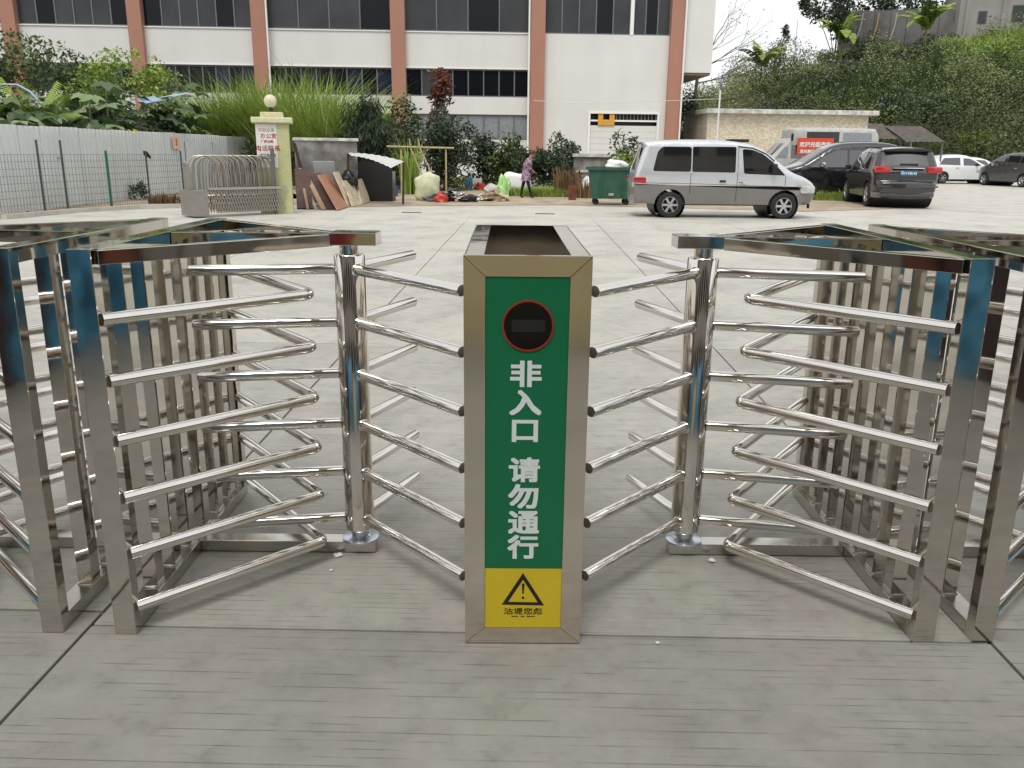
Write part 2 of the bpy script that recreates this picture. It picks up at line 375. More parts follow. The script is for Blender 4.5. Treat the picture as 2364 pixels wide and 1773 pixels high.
fr_strip([(-W2, HP), (-W2 + fl, HP - ft), (W2 - fl, HP - ft), (W2, HP)])
fr_strip([(-W2, 0.004), (W2, 0.004), (W2 - fl, fb), (-W2 + fl, fb)])
fr_strip([(-W2, 0.004 + g2 * 2), (-W2 + fl - g2, fb + g2), (-W2 + fl - g2, HP - ft - g2), (-W2, HP - g2 * 2)])
fr_strip([(W2, 0.004 + g2 * 2), (W2, HP - g2 * 2), (W2 - fl + g2, HP - ft - g2), (W2 - fl + g2, fb + g2)])
MB().box((-W2 + 0.0005, 0.0205, 0.004), (-W2 + 0.004, D, HP - .001)).build('side_panel', M['pillar'], pl)
MB().box((W2 - 0.004, 0.0205, 0.004), (W2 - 0.0005, D, HP - .001)).build('side_panel', M['pillar'], pl)
MB().box((-W2 + 0.0045, D - 0.012, 0.004), (W2 - 0.0045, D, HP - .001)).build('back_panel', M['pillar'], pl)
for sgn in (-1, 1):
    a, b = sorted((sgn * (W2 - 0.0045), sgn * (W2 - 0.062)))
    MB().box((a, 0.0205, HP - 0.16), (b, D - 0.0125, HP - 0.002)).build('top_strip', M['post'], pl, bevel=0.0015)
MB().box((-W2 + 0.0625, 0.0205, HP - 0.16), (W2 - 0.0625, 0.030, HP - 0.0008)).build('front_lip', M['pillar'], pl)
MB().box((-W2 + 0.0625, 0.0305, HP - 0.17), (W2 - 0.0625, D - 0.0125, HP - 0.15)).build('recessed_lid', M['glassblack'], pl)
MB().box((-0.002, D - 0.3, HP - 0.1495), (0.002, D - 0.013, HP - 0.148)).build('lid_seam', M['base'], pl)
zsp = 0.279
MB().box((-W2 + fl, 0.0035, zsp), (W2 - fl, 0.012, HP - ft - 0.001)).build('green_panel', M['green'], pl)
MB().box((-W2 + fl, 0.0034, fb + 0.001), (W2 - fl, 0.012, zsp - 0.0006)).build('yellow_panel', M['yellow'], pl)
disp = MB().lathe([(0.0, -0.0005), (0.072, -0.0005), (0.0725, 0.002)], 48, 0, (0, 0, 0), 'y').build('display_window', M['glassblack'], pl, loc=(0.003, 0.0005, 1.091))
MB().lathe([(0.0735, 0.002), (0.0735, -0.0015), (0.0762, -0.0025), (0.079, -0.0015), (0.079, 0.003)], 48, 0, (0, 0, 0), 'y').build('red_ring', M['redring'], disp, smooth=60)
MB().box((-0.050, -0.0012, -0.018), (0.052, 0.0005, 0.020)).build('screen', M['lcd'], disp)
for ch, z in (('非', 0.934), ('入', 0.842), ('口', 0.752), ('请', 0.6185), ('勿', 0.5275), ('通', 0.438), ('行', 0.350)):
    lettering('sign_character', ch, 0.086, M['white'], pl, (-0.002, 0.0028, z), sx=1.18, heavy=0.0026, ext=.0003)
tri = MB()
o3 = [(-0.0705, 0.146), (0.0705, 0.144), (-0.001, 0.263)]; c3 = (0, 0.181)
i3 = [(c3[0] + (x - c3[0]) * 0.70, c3[1] + (z - c3[1]) * 0.70) for x, z in o3]
for k in range(3):
    a, b, c, d_ = o3[k], o3[(k + 1) % 3], i3[(k + 1) % 3], i3[k]
    tri.add([(a[0], 0.0026, a[1]), (b[0], 0.0026, b[1]), (c[0], 0.0026, c[1]), (d_[0], 0.0026, d_[1])], [(0, 1, 2, 3)])
tri.add([(-0.0045, .0026, 0.222), (-0.002, .0026, 0.186), (0.002, .0026, 0.186), (0.0045, .0026, 0.222), (0.0, .0026, 0.2255)], [(0, 1, 2, 3, 4)])
tri.lathe([(0, 0), (0.0045, 0), (0.0045, 0.0004)], 16, 0, (0, 0.0026, 0.172), 'y')
tri.build('warning_triangle', M['black'], pl)
lettering('warning_text', '沽堤您彪', 0.026, M['black'], pl, (0.001, 0.0028, 0.120), bold=0.0002, ext=0.0003, sx=1.25)
lettering('warning_text', '•••••  •••  ••••••', 0.013, M['black'], pl, (0.001, 0.0028, 0.102), bold=0.0004, ext=0.0003, sx=1.0)
# ------------------------------------------------------------------ the factory building
def streaky(name, col, amt=.05):
    m, t, b = newmat(name); a = noise(t, 1.0, 6, .65, stretch=(1.2, 1.2, .2)); c = noise(t, .4, 4)
    r = ramp(t, a.outputs['Fac'], [(.2, [q * (1 - amt * 1.2) for q in col]), (.65, col)]); r2 = ramp(t, c.outputs['Fac'], [(.3, (.96, .96, .95)), (.7, (1.03, 1.03, 1.03))])
    x = t.nodes.new('ShaderNodeMix'); x.data_type = 'RGBA'; x.blend_type = 'MULTIPLY'; x.inputs['Factor'].default_value = 1
    t.links.new(r.outputs['Color'], x.inputs['A']); t.links.new(r2.outputs['Color'], x.inputs['B']); t.links.new(x.outputs['Result'], b.inputs['Base Color']); b.inputs['Roughness'].default_value = .55
    bump(t, b, noise(t, 12).outputs['Fac'], .08, .01); return m
M['wwall'] = streaky('white_tile_wall', (0.66, 0.66, 0.635))
M['wtrim'] = plain('white_trim', (0.78, 0.78, 0.76), 0.5, var=0.03)
M['pink'] = streaky('salmon_tile', (0.38, 0.185, 0.128), .08)
M['brownwall'] = plain('brown_soffit', (0.16, 0.12, 0.09), 0.8, var=0.1)
M['frame'] = plain('aluminium_frame', (0.15, 0.155, 0.16), 0.4, 0.3, var=0.1)
M['pane_dark'] = plain('dark_glass', (0.006, 0.007, 0.010), 0.12, spec=0.22)
M['pane_grey'] = plain('grey_blinded_glass', (0.045, 0.048, 0.052), 0.3, var=0.25, scale=0.5, spec=0.3)
M['pane_blue'] = plain('bluish_glass', (0.016, 0.022, 0.040), 0.15, var=0.5, scale=.8, spec=.3)
M['pane_pale'] = plain('frosted_glass', (0.22, 0.24, 0.26), 0.3, var=0.15)
M['pipe'] = plain('white_pipe', (0.75, 0.76, 0.76), 0.4, var=0.03)
M['orange'] = plain('orange_box', (0.62, 0.30, 0.03), 0.5, var=0.1)
A_B = R(3.2); FO = Vector((0, 52.0, 0)); FU = Vector((math.cos(A_B), math.sin(A_B), 0)); FN = Vector((math.sin(A_B), -math.cos(A_B), 0))
def fac(px, py, off=0.0):
    d = ray(px, py); c = Vector((0, 0, CAM_H)); q = FO + FN * off
    t = (q - c).dot(FN) / d.dot(FN); p = c + d * t
    return ((p - FO).dot(FU), p.z)
bl = thing('factory_building', 'long white factory building with salmon pillars and bands of dark windows', 'building', FO, A_B)
# local frame: x along the facade, -y toward the camera
pil = [(-310, -276), (10, 43), (300, 332), (583, 617), (902, 935), (1225, 1258), (1547, 1577)]
PXm = [(fac(a, 60)[0], fac(b, 60)[0]) for a, b in pil]
z_u0 = fac(700, 64)[1]; z_b1 = fac(700, 67)[1]; z_b0 = fac(700, 151)[1]; z_w0 = fac(700, 218)[1]
z_c0 = fac(1100, 264)[1] ; z_d0 = fac(1100, 306)[1]; z_top = z_u0 + 2.9
print('bldg z', z_u0, z_b0, z_w0, z_c0, z_d0, PXm[3])
for a, b in PXm:
    MB().box((a, -0.35, 0), (b, 0.25, z_top + 6)).build('column', M['pink'], bl)
xe = fac(1652, 10)[0]
def band(x0, x1, z0, z1, y=0.0, mat='wwall', name='wall_band'):
    o = MB().box((x0, y, z0), (x1, y + 0.25, z1)).build(name, M[mat], bl)
    return o
def window_row(x0, x1, z0, z1, n, kinds, transom=False):
    fr = MB(); t = 0.07
    fr.box((x0, 0.10, z0), (x1, 0.16, z0 + t)); fr.box((x0, 0.10, z1 - t), (x1, 0.16, z1))
    wd = (x1 - x0) / n
    for i in range(n + 1):
        xx = x0 + wd * i; fr.box((max(x0, xx - t / 2), 0.095, z0), (min(x1, xx + t / 2), 0.155, z1))
    if transom: zt = z0 + (z1 - z0) * 0.72; fr.box((x0, 0.092, zt), (x1, 0.15, zt + t))
    w_ = fr.build('window', M['frame'], bl)
    for i in range(n):
        k = kinds[i % len(kinds)]; xx = x0 + wd * i
        MB().box((xx + t / 2, 0.125 + (0.02 if i % 2 else 0), z0 + t), (xx + wd - t / 2, 0.14 + (0.02 if i % 2 else 0), z1 - t)).build('pane', M[k], w_)
for i in range(len(PXm) - 1):
    x0, x1 = PXm[i][1], PXm[i + 1][0]
    last = i == len(PXm) - 2
    ku = ['pane_grey', 'pane_grey', 'pane_dark', 'pane_grey', 'pane_grey', 'pane_grey', 'pane_dark', 'pane_grey'][i:] + ['pane_grey']
    band(x0, x1, z_top - 0.0, z_top + 6)
    if not last:
        window_row(x0, x1, z_b1 + .0, z_top, 6 if i < 3 else 4, ku, i >= 3)
        band(x0, x1, z_b0, z_b1 - 0.06); band(x0, x1, z_b1 - .059, z_b1 - .001, -0.06, 'wtrim', 'sill')
        band(x0, x1, z_b0 - 0.05, z_b0 - .001, -0.05, 'wtrim', 'lintel')
        window_row(x0, x1, z_w0, z_b0 - .051, 8, [random.choice(['pane_dark', 'pane_dark', 'pane_blue'] + (['pane_grey'] if i > 3 else [])) for _ in range(8)])
        band(x0, x1, z_c0, z_w0 - .001)
        window_row(x0, x1, z_d0 - .4, z_c0 - .001, 8 if i > 3 else 7, ['pane_pale'] if i == 4 else ['pane_dark'])
        band(x0, x1, -0.0, z_d0 - .401, mat='wwall', name='wall_base')
    else:
        zs = fac(1400, 80)[1]
        xm = fac(1459, 60)[0]
        window_row(x0, xm - .1, zs, z_top, 5, ['pane_grey', 'pane_grey', 'pane_grey', 'pane_dark', 'pane_grey'], True)
        MB().box((xm - .1, -0.03, zs), (xm + .1, 0.2, z_top)).build('mullion', M['wtrim'], bl)
        window_row(xm + .1, x1, zs, z_top, 3, ['pane_grey', 'pane_dark', 'pane_grey'], True)
        xd0, zd1 = fac(1363, 262); xd1 = fac(1518, 262)[0]; zd0 = fac(1440, 290)[1]; zsill = fac(1440, 358)[1]
        band(x0, x1, zd1 + .12, zs - .001); band(x0, xd0 - .12, -0.0, zd1 + .119); band(xd1 + .12, x1, -0.0, zd1 + .119)
        dr = MB(); dr.box((xd0 - .119, -0.06, 0), (xd0, 0.2, zd1 + .119)); dr.box((xd1, -0.06, 0), (xd1 + .119, 0.2, zd1 + .119)); dr.box((xd0 + .001, -0.06, zd1), (xd1 - .001, 0.2, zd1 + .119))
        door = dr.build('loading_door', M['wtrim'], bl)
        for k in range(9):
            za = zd0 / 9 * k; MB().box((xd0 + .001, 0.08 - 0.006 * (k % 2), za + .004), (xd1 - .001, 0.14, zd0 / 9 * (k + 1) - .004)).build('shutter_slat', M['wwall'], door)
        MB().box((xd0 + .001, 0.6, zd0), (xd1 - .001, 0.62, zd1)).build('opening', M['dark'], door)
        MB().box((xd0 + .001, 0.06, zd0 + .22), (xd1 - .001, 0.11, zd0 + .32)).build('rail', M['wtrim'], door)
        xo = fac(1381, 270)[0], fac(1419, 270)[0]
        ob_ = MB(); ob_.box((xo[0], 0.0, zd0), (xo[0] + .3, 0.05, zd1 - .02)); ob_.box((xo[1] - .3, 0.0, zd0), (xo[1], 0.05, zd1 - .02)); ob_.box((xo[0] + .301, 0.0, zd0), (xo[1] - .301, 0.05, zd0 + .3))
        ob_.build('orange_frame', M['orange'], door)
        for k in range(12):
            xx = xo[1] + .1 + (xd1 - xo[1] - .2) * k / 11; MB().box((xx, 0.07, zd0 + .321), (xx + .03, 0.1, zd1 - .001)).build('bar', M['pane_pale'], door)
# far right part: cantilevered upper floors
zc = fac(1610, 168, )[1]
MB().box((PXm[-1][1] + .001, -0.05, zc), (xe, 9, z_top + 6)).build('upper_block', M['wwall'], bl)
MB().box((PXm[-1][1] + .001, 0.0, zc - 0.14), (xe - .05, 8.9, zc - .001)).build('soffit', M['brownwall'], bl)
MB().box((PXm[-1][1] + .001, 5.0, 0), (xe - 1.2, 8.8, zc - .141)).build('ground_floor_wall', M['brownwall'], bl)
MB().box((PXm[0][0], 0.7, 0), (PXm[-1][1], 14, z_top + 5.5)).build('interior', M['dark'], bl)
for px_ in (620, 1221, 1579):
    xx = fac(px_, 60)[0]; MB().tube([(xx, -0.42, 0.3), (xx, -0.42, z_top + 6)], 0.055, 10).build('drain_pipe', M['pipe'], bl, smooth=50)
tag(MB().tube([fac3 for fac3 in [at(1232, 232, 50.6), at(1320, 238, 50.2), at(1420, 238, 49.6), at(1500, 234, 49)]] + [at(1665, 228, 46)], 0.014, 5).build('overhead_cable', M['wwall'], None, smooth=60),
    'thin pale cable strung across the factory wall to the lamp post', 'cable')

# ------------------------------------------------------------------ leaves, grass, bushes
LM = {}
LM['mid'] = leafmat('leaf_mid', (0.03, 0.055, 0.018), (0.14, 0.20, 0.065))
LM['dark'] = leafmat('leaf_dark', (0.016, 0.03, 0.016), (0.075, 0.11, 0.055))
LM['lime'] = leafmat('leaf_lime', (0.10, 0.17, 0.025), (0.36, 0.48, 0.10), extra=(0.58, 0.60, 0.30))
LM['grey'] = leafmat('leaf_greygreen', (0.03, 0.05, 0.03), (0.16, 0.20, 0.13), rough=0.4)
LM['dry'] = leafmat('leaf_dry', (0.10, 0.055, 0.03), (0.30, 0.19, 0.10))
LM['hill'] = leafmat('leaf_hill', (0.024, 0.04, 0.016), (0.28, 0.33, 0.13), extra=(0.30, 0.22, 0.10))
LM['red'] = leafmat('leaf_rust', (0.09, 0.03, 0.02), (0.26, 0.11, 0.07))
LM['big'] = leafmat('leaf_broad', (0.04, 0.08, 0.03), (0.20, 0.28, 0.12), rough=0.30, trans=0.15)
M['bark'] = plain('bark', (0.10, 0.08, 0.06), 0.9, var=0.3, bmp=0.4)
M['stem'] = plain('green_stem', (0.12, 0.16, 0.05), 0.7, var=0.2)
M['straw'] = plain('straw_stem', (0.42, 0.36, 0.18), 0.8, var=0.2)
def rot_frames(n, up=0.5, rs=RN):
    nrm = rs.normal(size=(n, 3)); nrm /= np.linalg.norm(nrm, axis=1)[:, None]; nrm[:, 2] = np.abs(nrm[:, 2]) * (1 - up) + up
    nrm /= np.linalg.norm(nrm, axis=1)[:, None]
    a = rs.normal(size=(n, 3)); u = np.cross(nrm, a); u /= np.linalg.norm(u, axis=1)[:, None]; v = np.cross(nrm, u); return nrm, u, v
def leaf_quads(P, size, asp=0.5, up=0.4, droop=0.0):
    n = len(P); nr, u, v = rot_frames(n, up); s = (size * RN.uniform(0.6, 1.35, n))[:, None]
    if droop: u = u * (1 - droop) + np.array([0, 0, -1.0]) * droop; u /= np.linalg.norm(u, axis=1)[:, None]; v = np.cross(nr, u); v /= np.linalg.norm(v, axis=1)[:, None] + 1e-9
    w_ = s * asp * 0.5
    V = np.stack([P, P + u * s * 0.45 + v * w_ - nr * s * 0.06, P + u * s, P + u * s * 0.45 - v * w_ - nr * s * 0.06], 1); return V
def blob_points(n, c, r, rs=RN, shell=0.55, lumps=9):
    """points in the lumpy outer shell of an ellipsoid, gaps left between lumps"""
    c = np.array(c, float); r = np.array(r, float)
    L = rs.normal(size=(lumps, 3)); L /= np.linalg.norm(L, axis=1)[:, None]; lr = rs.uniform(0.28, 0.55, lumps)
    k = rs.randint(0, lumps, n); d = rs.normal(size=(n, 3)); d /= np.linalg.norm(d, axis=1)[:, None]
    rad = rs.uniform(shell, 1.0, n) ** 0.7
    return c + (L[k] * rs.uniform(0.5, 0.75, lumps)[k][:, None] + d * (lr[k] * rad)[:, None]) * r, k
def bush(name, label, cat, base, spec, mat='mid', leaf=0.14, n=2200, asp=0.5, up=0.35, trunk=True, droop=0.0, group=None, lump=10):
    """spec: list of (dx,dy,dz,rx,ry,rz) lobes relative to base"""
    t = thing(name, label, cat, base, 0, group)
    Ps = []; T = []
    for (dx, dy, dz, rx, ry, rz) in spec:
        P, k = blob_points(int(n / len(spec)), (dx, dy, dz), (rx, ry, rz), lumps=lump); Ps.append(P); T.append(RN.uniform(0, 1, lump)[k] * 0.45)
    P = np.concatenate(Ps); tt = np.concatenate(T) + RN.uniform(0, 0.45, len(P)); P[:, 2] = np.maximum(P[:, 2], 0.03)
    soup('foliage', leaf_quads(P, leaf, asp, up, droop), [[0, 1, 2, 3]], LM[mat], t, tt, 'stuff')
    if trunk:
        for (dx, dy, dz, rx, ry, rz) in spec[:5]:
            mb = MB(); m1 = Vector((dx * .4 + random.uniform(-.1, .1), dy * .4, dz * .5)); e = Vector((dx, dy, dz))
            mb.tube([(0, 0, 0), m1, e], [0.05, 0.035, 0.015], 6)
            for q in range(5):
                a = random.uniform(0, 6.28); mb.tube([m1.lerp(e, .5), e + Vector((math.cos(a) * rx * .6, math.sin(a) * ry * .6, random.uniform(-.2, .5) * rz))], [0.018, 0.006], 5)
            mb.build('branch', M['bark'], t, smooth=60)
    return t
def grass_clump(name, label, cat, base, rad, h, n, mat='lime', width=0.02, lean=0.5, group=None, kind=None, segs=5, hvar=0.35, elong=(1, 1)):
    t = thing(name, label, cat, base, 0, group) if kind is None else None
    a = RN.uniform(0, 2 * math.pi, n); rr = rad * np.sqrt(RN.uniform(0, 1, n))
    P = np.stack([np.cos(a) * rr * elong[0], np.sin(a) * rr * elong[1], np.zeros(n)], 1)
    H = h * RN.uniform(1 - hvar, 1.0, n); da = a + RN.normal(0, 0.9, n); ln = lean * RN.uniform(0.15, 1.0, n) * H
    D = np.stack([np.cos(da), np.sin(da), np.zeros(n)], 1); S = np.stack([-np.sin(da), np.cos(da), np.zeros(n)], 1)
    tw = RN.uniform(-1, 1, n)[:, None]; S = S * (1 - .5 * np.abs(tw)) + D * tw * .6
    V = []; droop = RN.uniform(0.0, 0.55, n)
    for k in range(segs + 1):
        q = k / segs; c = P + D * (ln * q ** 2.0)[:, None]; c[:, 2] += H * (q - droop * q ** 3.2 * 0.75)
        ww = width * (1 - q ** 2.2) + 0.002; V.append(c - S * ww); V.append(c + S * ww)
    V = np.stack(V, 1); F = [[2 * k, 2 * k + 1, 2 * k + 3, 2 * k + 2] for k in range(segs)]
    if kind: V = V + np.array(base, float)
    o = soup('blades' if kind is None else name, V, F, LM[mat], t, np.where(RN.uniform(0, 1, n) < .07, 1.0, np.clip(.30 + .6 * RN.beta(2, 2, n), 0, 1)) if mat != 'dry' else RN.uniform(0, 1, n), 'stuff')
    return tag(t or o, label, cat if kind is None else None)
def frond(L, wd, droop, seg=7, split=True):
    """a long arching banana or palm leaf, base at origin, pointing +x"""
    mb = MB(); rib = []
    for i in range(seg + 1):
        q = i / seg; rib.append(Vector((L * (q - 0.18 * droop * q * q), 0, L * (0.75 * q * (1 - 0.55 * q) - droop * 0.55 * q ** 2.4))))
    for i in range(seg):
        q0, q1 = i / seg, (i + 1) / seg
        w0 = wd * math.sin(math.pi * min(1, .12 + .88 * q0)) ** .7; w1 = wd * math.sin(math.pi * min(1, .12 + .88 * q1)) ** .7 if i < seg - 1 else 0.01
        for sg in (-1, 1):
            sag = -0.25 * wd * (1 + 0.5 * random.random()); gap = 0.86 if split else 1
            a, b = rib[i], rib[i].lerp(rib[i + 1], gap)
            mb.add([a, b, b + Vector((0.15 * wd, sg * w1, sag)), a + Vector((0.15 * wd, sg * w0, sag))], [(0, 1, 2, 3) if sg > 0 else (3, 2, 1, 0)])
    mb.tube(rib, [0.03 * (1 - .8 * i / seg) for i in range(seg + 1)], 5); return mb
def broad_leaf(L, lobes=7, cup=0.1):
    """a lobed papaya-like leaf lying in xy, stalk end at origin"""
    mb = MB(); c = (L * 0.4, 0, 0); pts = []
    n = lobes * 2 + 1
    for i in range(n):
        a = -2.75 + 5.5 * i / (n - 1); r = L * (0.62 if i % 2 else 0.36) * (1.0 if abs(a) < 2 else .75)
        pts.append((c[0] + r * math.cos(a), r * math.sin(a), -cup * (r / L) * L + (0.03 * L if i % 2 == 0 else -0.05 * L)))
    mb.add([c] + pts, [(0, i + 1, i + 2) for i in range(n - 1)]); return mb
def addtint(me, v):
    a = me.attributes.new('tint', 'FLOAT', 'POINT'); a.data.foreach_set('value', np.full(len(me.vertices), v, np.float32)); return me
BL = [addtint(broad_leaf(0.62, random.choice((5, 7)), random.uniform(.05, .3)).mesh('leaf', LM['big'], smooth=25), v) for v in (.15, .35, .55, .75, .95)]
FR = [addtint(frond(1.0, 0.15, d, split=True).mesh('frond', LM['lime'] if v > .35 else LM['mid'], smooth=30), v) for v, d in ((.3, .3), (.6, .7), (.75, .2), (.45, 1.0))]
def broad_plant(label, base, h, n, spread=0.8, size=1.0, group='broad-leaved plants behind the hoarding'):
    t = thing('broadleaf_plant', label, 'plant', base, random.uniform(0, 6), group)
    MB().tube([(0, 0, 0), (0.05, 0.03, h * .5), (0.0, 0.08, h * 0.96)], [0.06, 0.045, 0.025], 7).build('stem', M['stem'], t, smooth=60)
    for i in range(n):
        a = i * 2.4 + random.uniform(-.3, .3); zz = h * (0.42 + 0.58 * (i / max(1, n - 1))); rr = spread * random.uniform(.25, 1) * (1.15 - .6 * i / n)
        p = Vector((math.cos(a) * rr, math.sin(a) * rr, zz + random.uniform(-.1, .15)))
        s = size * random.uniform(.75, 1.25)
        l = link('leaf', random.choice(BL), t, p, (random.uniform(-.35, .35), random.uniform(.1, .75), a)); l.scale = (s, s, s)
        l['kind'] = 'thing'; del l['kind']
    return t
def banana(label, base, h, n, L, group='banana plants on the slope', rx=0):
    t = thing('banana_plant', label, 'banana plant', base, random.uniform(0, 6), group)
    MB().tube([(0, 0, -.5), (0.03, 0.0, h * .5), (0.06, 0.0, h)], [0.16, 0.13, 0.07], 8).build('stem', M['stem'], t, smooth=60)
    for i in range(n):
        a = i * 2.4; l = link('frond', FR[i % 4], t, (0.05, 0, h * random.uniform(.85, 1)), (0, random.uniform(-1.0, .1), a)); s = L * random.uniform(.8, 1.15); l.scale = (s, s * 1.3, s)
    return t
def palm(label, base, h, n, L, group=None):
    t = thing('palm', label, 'palm', base, 0.4, group)
    MB().tube([(0, 0, 0), (0, 0, h)], [0.09, 0.05], 8).build('stem', M['stem'], t, smooth=60)
    for i in range(n):
        a = i * 2.4; mb = MB(); rib = []
        tilt = 0.25 + 0.75 * (i / n)
        for k in range(9):
            q = k / 8; rib.append(Vector((L * q * (.35 + .65 * tilt) , 0, L * (q * (1.1 - tilt * .6) - .55 * tilt * q * q))))
        mb.tube(rib, [.012] * 9, 4)
        for k in range(1, 9):
            for m_ in range(3):
                p = rib[k - 1].lerp(rib[k], m_ / 3)
                for sg in (-1, 1):
                    ll = L * .34 * math.sin(math.pi * min(.97, k / 9.5)) + .05
                    e = p + Vector((ll * .55, sg * ll * .75, -ll * .28)); wv_ = Vector((.018, 0, .008)) * L
                    mb.add([p - wv_, p + wv_, e], [(0, 1, 2)])
        me = mb.mesh('frond', LM['lime']); addtint(me, random.uniform(.25, .8)); link('frond', me, t, (0, 0, h * random.uniform(.9, 1)), (0, 0, a))
    return t

# --- the bank behind the hoarding, left
random.seed(11)
bush('shrub', 'bushy light green shrub behind the hoarding at the left picture edge', 'shrub', at(35, 330, 34), [(-1, 0, 3.2, 2.6, 1.8, 1.4), (1.0, 0, 2.6, 2.2, 1.6, 1.3), (-2.4, 0, 3.4, 1.8, 1.6, 1.3), (2.6, .4, 2.0, 1.6, 1.4, 1.2)], 'mid', .2, 5200, lump=16)
bush('shrub', 'pale green rounded shrub behind the hoarding, below the second salmon pillar', 'shrub', at(300, 360, 33), [(0, 0, 2.8, 1.7, 1.3, .9), (1.3, 0, 2.5, 1.2, 1.1, .8), (-1.2, 0, 2.4, 1.1, 1.1, .9)], 'lime', .17, 2600, lump=14)
bush('shrub', 'low dark undergrowth right behind the hoarding', 'shrub', (-14.6, 30, 0), [(-.6, -7, 1.8, 1.0, 2.4, 1.2), (-.4, -3, 1.9, 1.0, 2.4, 1.2), (.2, 1, 1.9, 1.1, 2.4, 1.2), (.6, 5, 1.9, 1.0, 2.4, 1.1)], 'dark', .2, 5200, lump=18)
labs = ['big lobed grey green leaves over the hoarding at the far left edge', 'broad-leaved plant left of the palm fronds', 'broad-leaved plant under the palm fronds', 'broad-leaved plant just right of the palm fronds', 'broad-leaved plant above the red notice', 'broad-leaved plant above the dark smear on the hoarding', 'broad-leaved plant behind the blue sheet', 'tall broad-leaved plant ending the row next to the tall grass', 'broad-leaved plant low over the hoarding, near the yellow leaf', 'broad-leaved plant between shrub and blue sheet', 'broad-leaved plant bent over the hoarding at the far left', 'small broad-leaved plant at the bend of the hoarding']
for i, (px_, py_, Y) in enumerate([(12, 250, 25.5), (70, 235, 28), (130, 232, 27), (200, 215, 29), (330, 225, 30), (265, 230, 28), (385, 205, 31), (425, 195, 33), (300, 262, 27.5), (240, 190, 32), (50, 215, 30), (410, 240, 30)]):
    Y = 14.7 * 1950 / (1182 - px_) * (1.0 + .05 * (i % 3)) * .97; p = at(px_, py_, Y); h = max(2.4, p.z); broad_plant(labs[i], (p.x, p.y, 0), h, 26, .95, 1.25)
palm('young palm with upright fan of fronds behind the hoarding', (-14.6, 26.6, 0), 2.35, 13, 1.7)
M['bluesheet'] = plain('pale_blue_sheet', (0.30, 0.42, 0.55), .45, var=.2); M['yleaf'] = plain('yellow_leaf', (0.62, 0.50, 0.06), .6, var=.2)
for (a_, b_, c_, Y, lb) in (((330, 228), (400, 208), .35, 30.5, 'pale blue sheet roof showing above the leaves'), ((285, 222), (335, 226), .3, 29.0, 'torn pale blue sheet end left of the larger sheet')):
    p0, p1 = at(*a_, Y), at(*b_, Y + .4); p0.x -= 0; mb = MB(); n = 10
    for i in range(n + 1):
        q = i / n; c = p0.lerp(p1, q); c.z += .1 * math.sin(math.pi * q) + random.uniform(-.02, .02); mb.v += [(c.x, c.y, c.z - c_ * .6), (c.x + .05, c.y + 1.4, c.z)]
    for i in range(n): mb.f.append((2 * i, 2 * i + 2, 2 * i + 3, 2 * i + 1)); mb.m.append(0)
    tag(mb.build('plastic_sheet', M['bluesheet'], None), lb, 'sheet')
pts_ = [at(x_, y_, 25.5) for x_, y_ in ((-60, 215), (0, 195), (40, 196), (70, 212), (95, 240))]
tag(MB().tube(pts_, .035, 6).build('hoop_pipe', M['bluesheet'], None, smooth=60), 'pale curved pipe arching over the leaves at the left picture edge', 'pipe')
p = at(303, 300, 29.5); ym = broad_leaf(0.62, 5, .2).mesh('yellow_leaf', M['yleaf'], smooth=25); l_ = tag(link('yellow_leaf', ym, None, (-12.9, p.y, p.z + .1), (.2, .75, -.5)), 'big yellow leaf hanging over the top of the hoarding', 'leaf')
# --- tall grass behind the gate post
gx = at(700, 300, 33)
for (px_, Y, tp_, rad, n, lab) in ((505, 42.5, 245, 1.7, 1500, 'arching light green cane grass at the left end of the tall grass'), (590, 43, 198, 1.9, 1900, 'tall cane grass behind the lamp globe'), (690, 41, 190, 1.9, 1900, 'tall cane grass just right of the lamp globe'), (775, 39, 222, 1.5, 1300, 'tall cane grass at the right end of the tall grass')):
    p = at(px_, 400, Y); h = at(px_, tp_, Y).z; grass_clump('cane_grass', lab, 'tall grass', (p.x, p.y, 0), rad, h * 1.22, n, 'lime', 0.042, 0.75, 'clumps of tall cane grass', elong=(1.1, .8))
bush('shrub', 'dark undergrowth beneath the tall grass', 'shrub', (at(720, 400, 36).x, 36, 0), [(-1.5, 0, 1.2, 1.6, .9, 1.0), (.5, 0, 1.3, 1.6, .9, 1.1), (2, 0, 1.4, 1.3, .9, 1.2)], 'dark', .18, 2600)
# --- shrubs along the waste ground
def shrub_px(label, px, py_top, Y, wid, mat, leaf, n, lobes=3, name='shrub', **k):
    p = at(px, py_top, Y); h = p.z; s = []
    for i in range(lobes):
        s.append((random.uniform(-.5, .5) * wid, random.uniform(-.3, .3), h * random.uniform(.35, .72), wid * random.uniform(.5, .7), wid * .45, h * random.uniform(.3, .42)))
    s.append((0, 0, h * .68, wid * .55, wid * .5, h * .36)); s.append((0, 0, h * .3, wid * .8, wid * .5, h * .34))
    return bush(name, label, 'shrub', (p.x, p.y, 0), s, mat, leaf, n, **k)
shrub_px('dark shrub with narrow drooping leaves right of the tall grass', 850, 212, 35, 1.35, 'dark', .34, 3600, asp=.16, up=.1, droop=.55)
shrub_px('grey green leafy top behind the drooping shrub', 838, 205, 37, .9, 'grey', .16, 1500)
shrub_px('mid green small tree against the first low windows', 915, 218, 37, 1.0, 'mid', .18, 2200)
p = at(1012, 240, 38); bush('shrub', 'rust-topped wild shrub in front of the factory windows', 'shrub', (p.x, 38, 0), [(0, 0, 4.3, .55, .5, .7), (.25, 0, 4.0, .5, .5, .6), (-.1, 0, 3.3, .5, .5, .8)], 'red', .2, 900, lump=8)
shrub_px('grey green shrub below the rust-coloured top', 1010, 228, 37.5, 1.0, 'grey', .17, 1900)
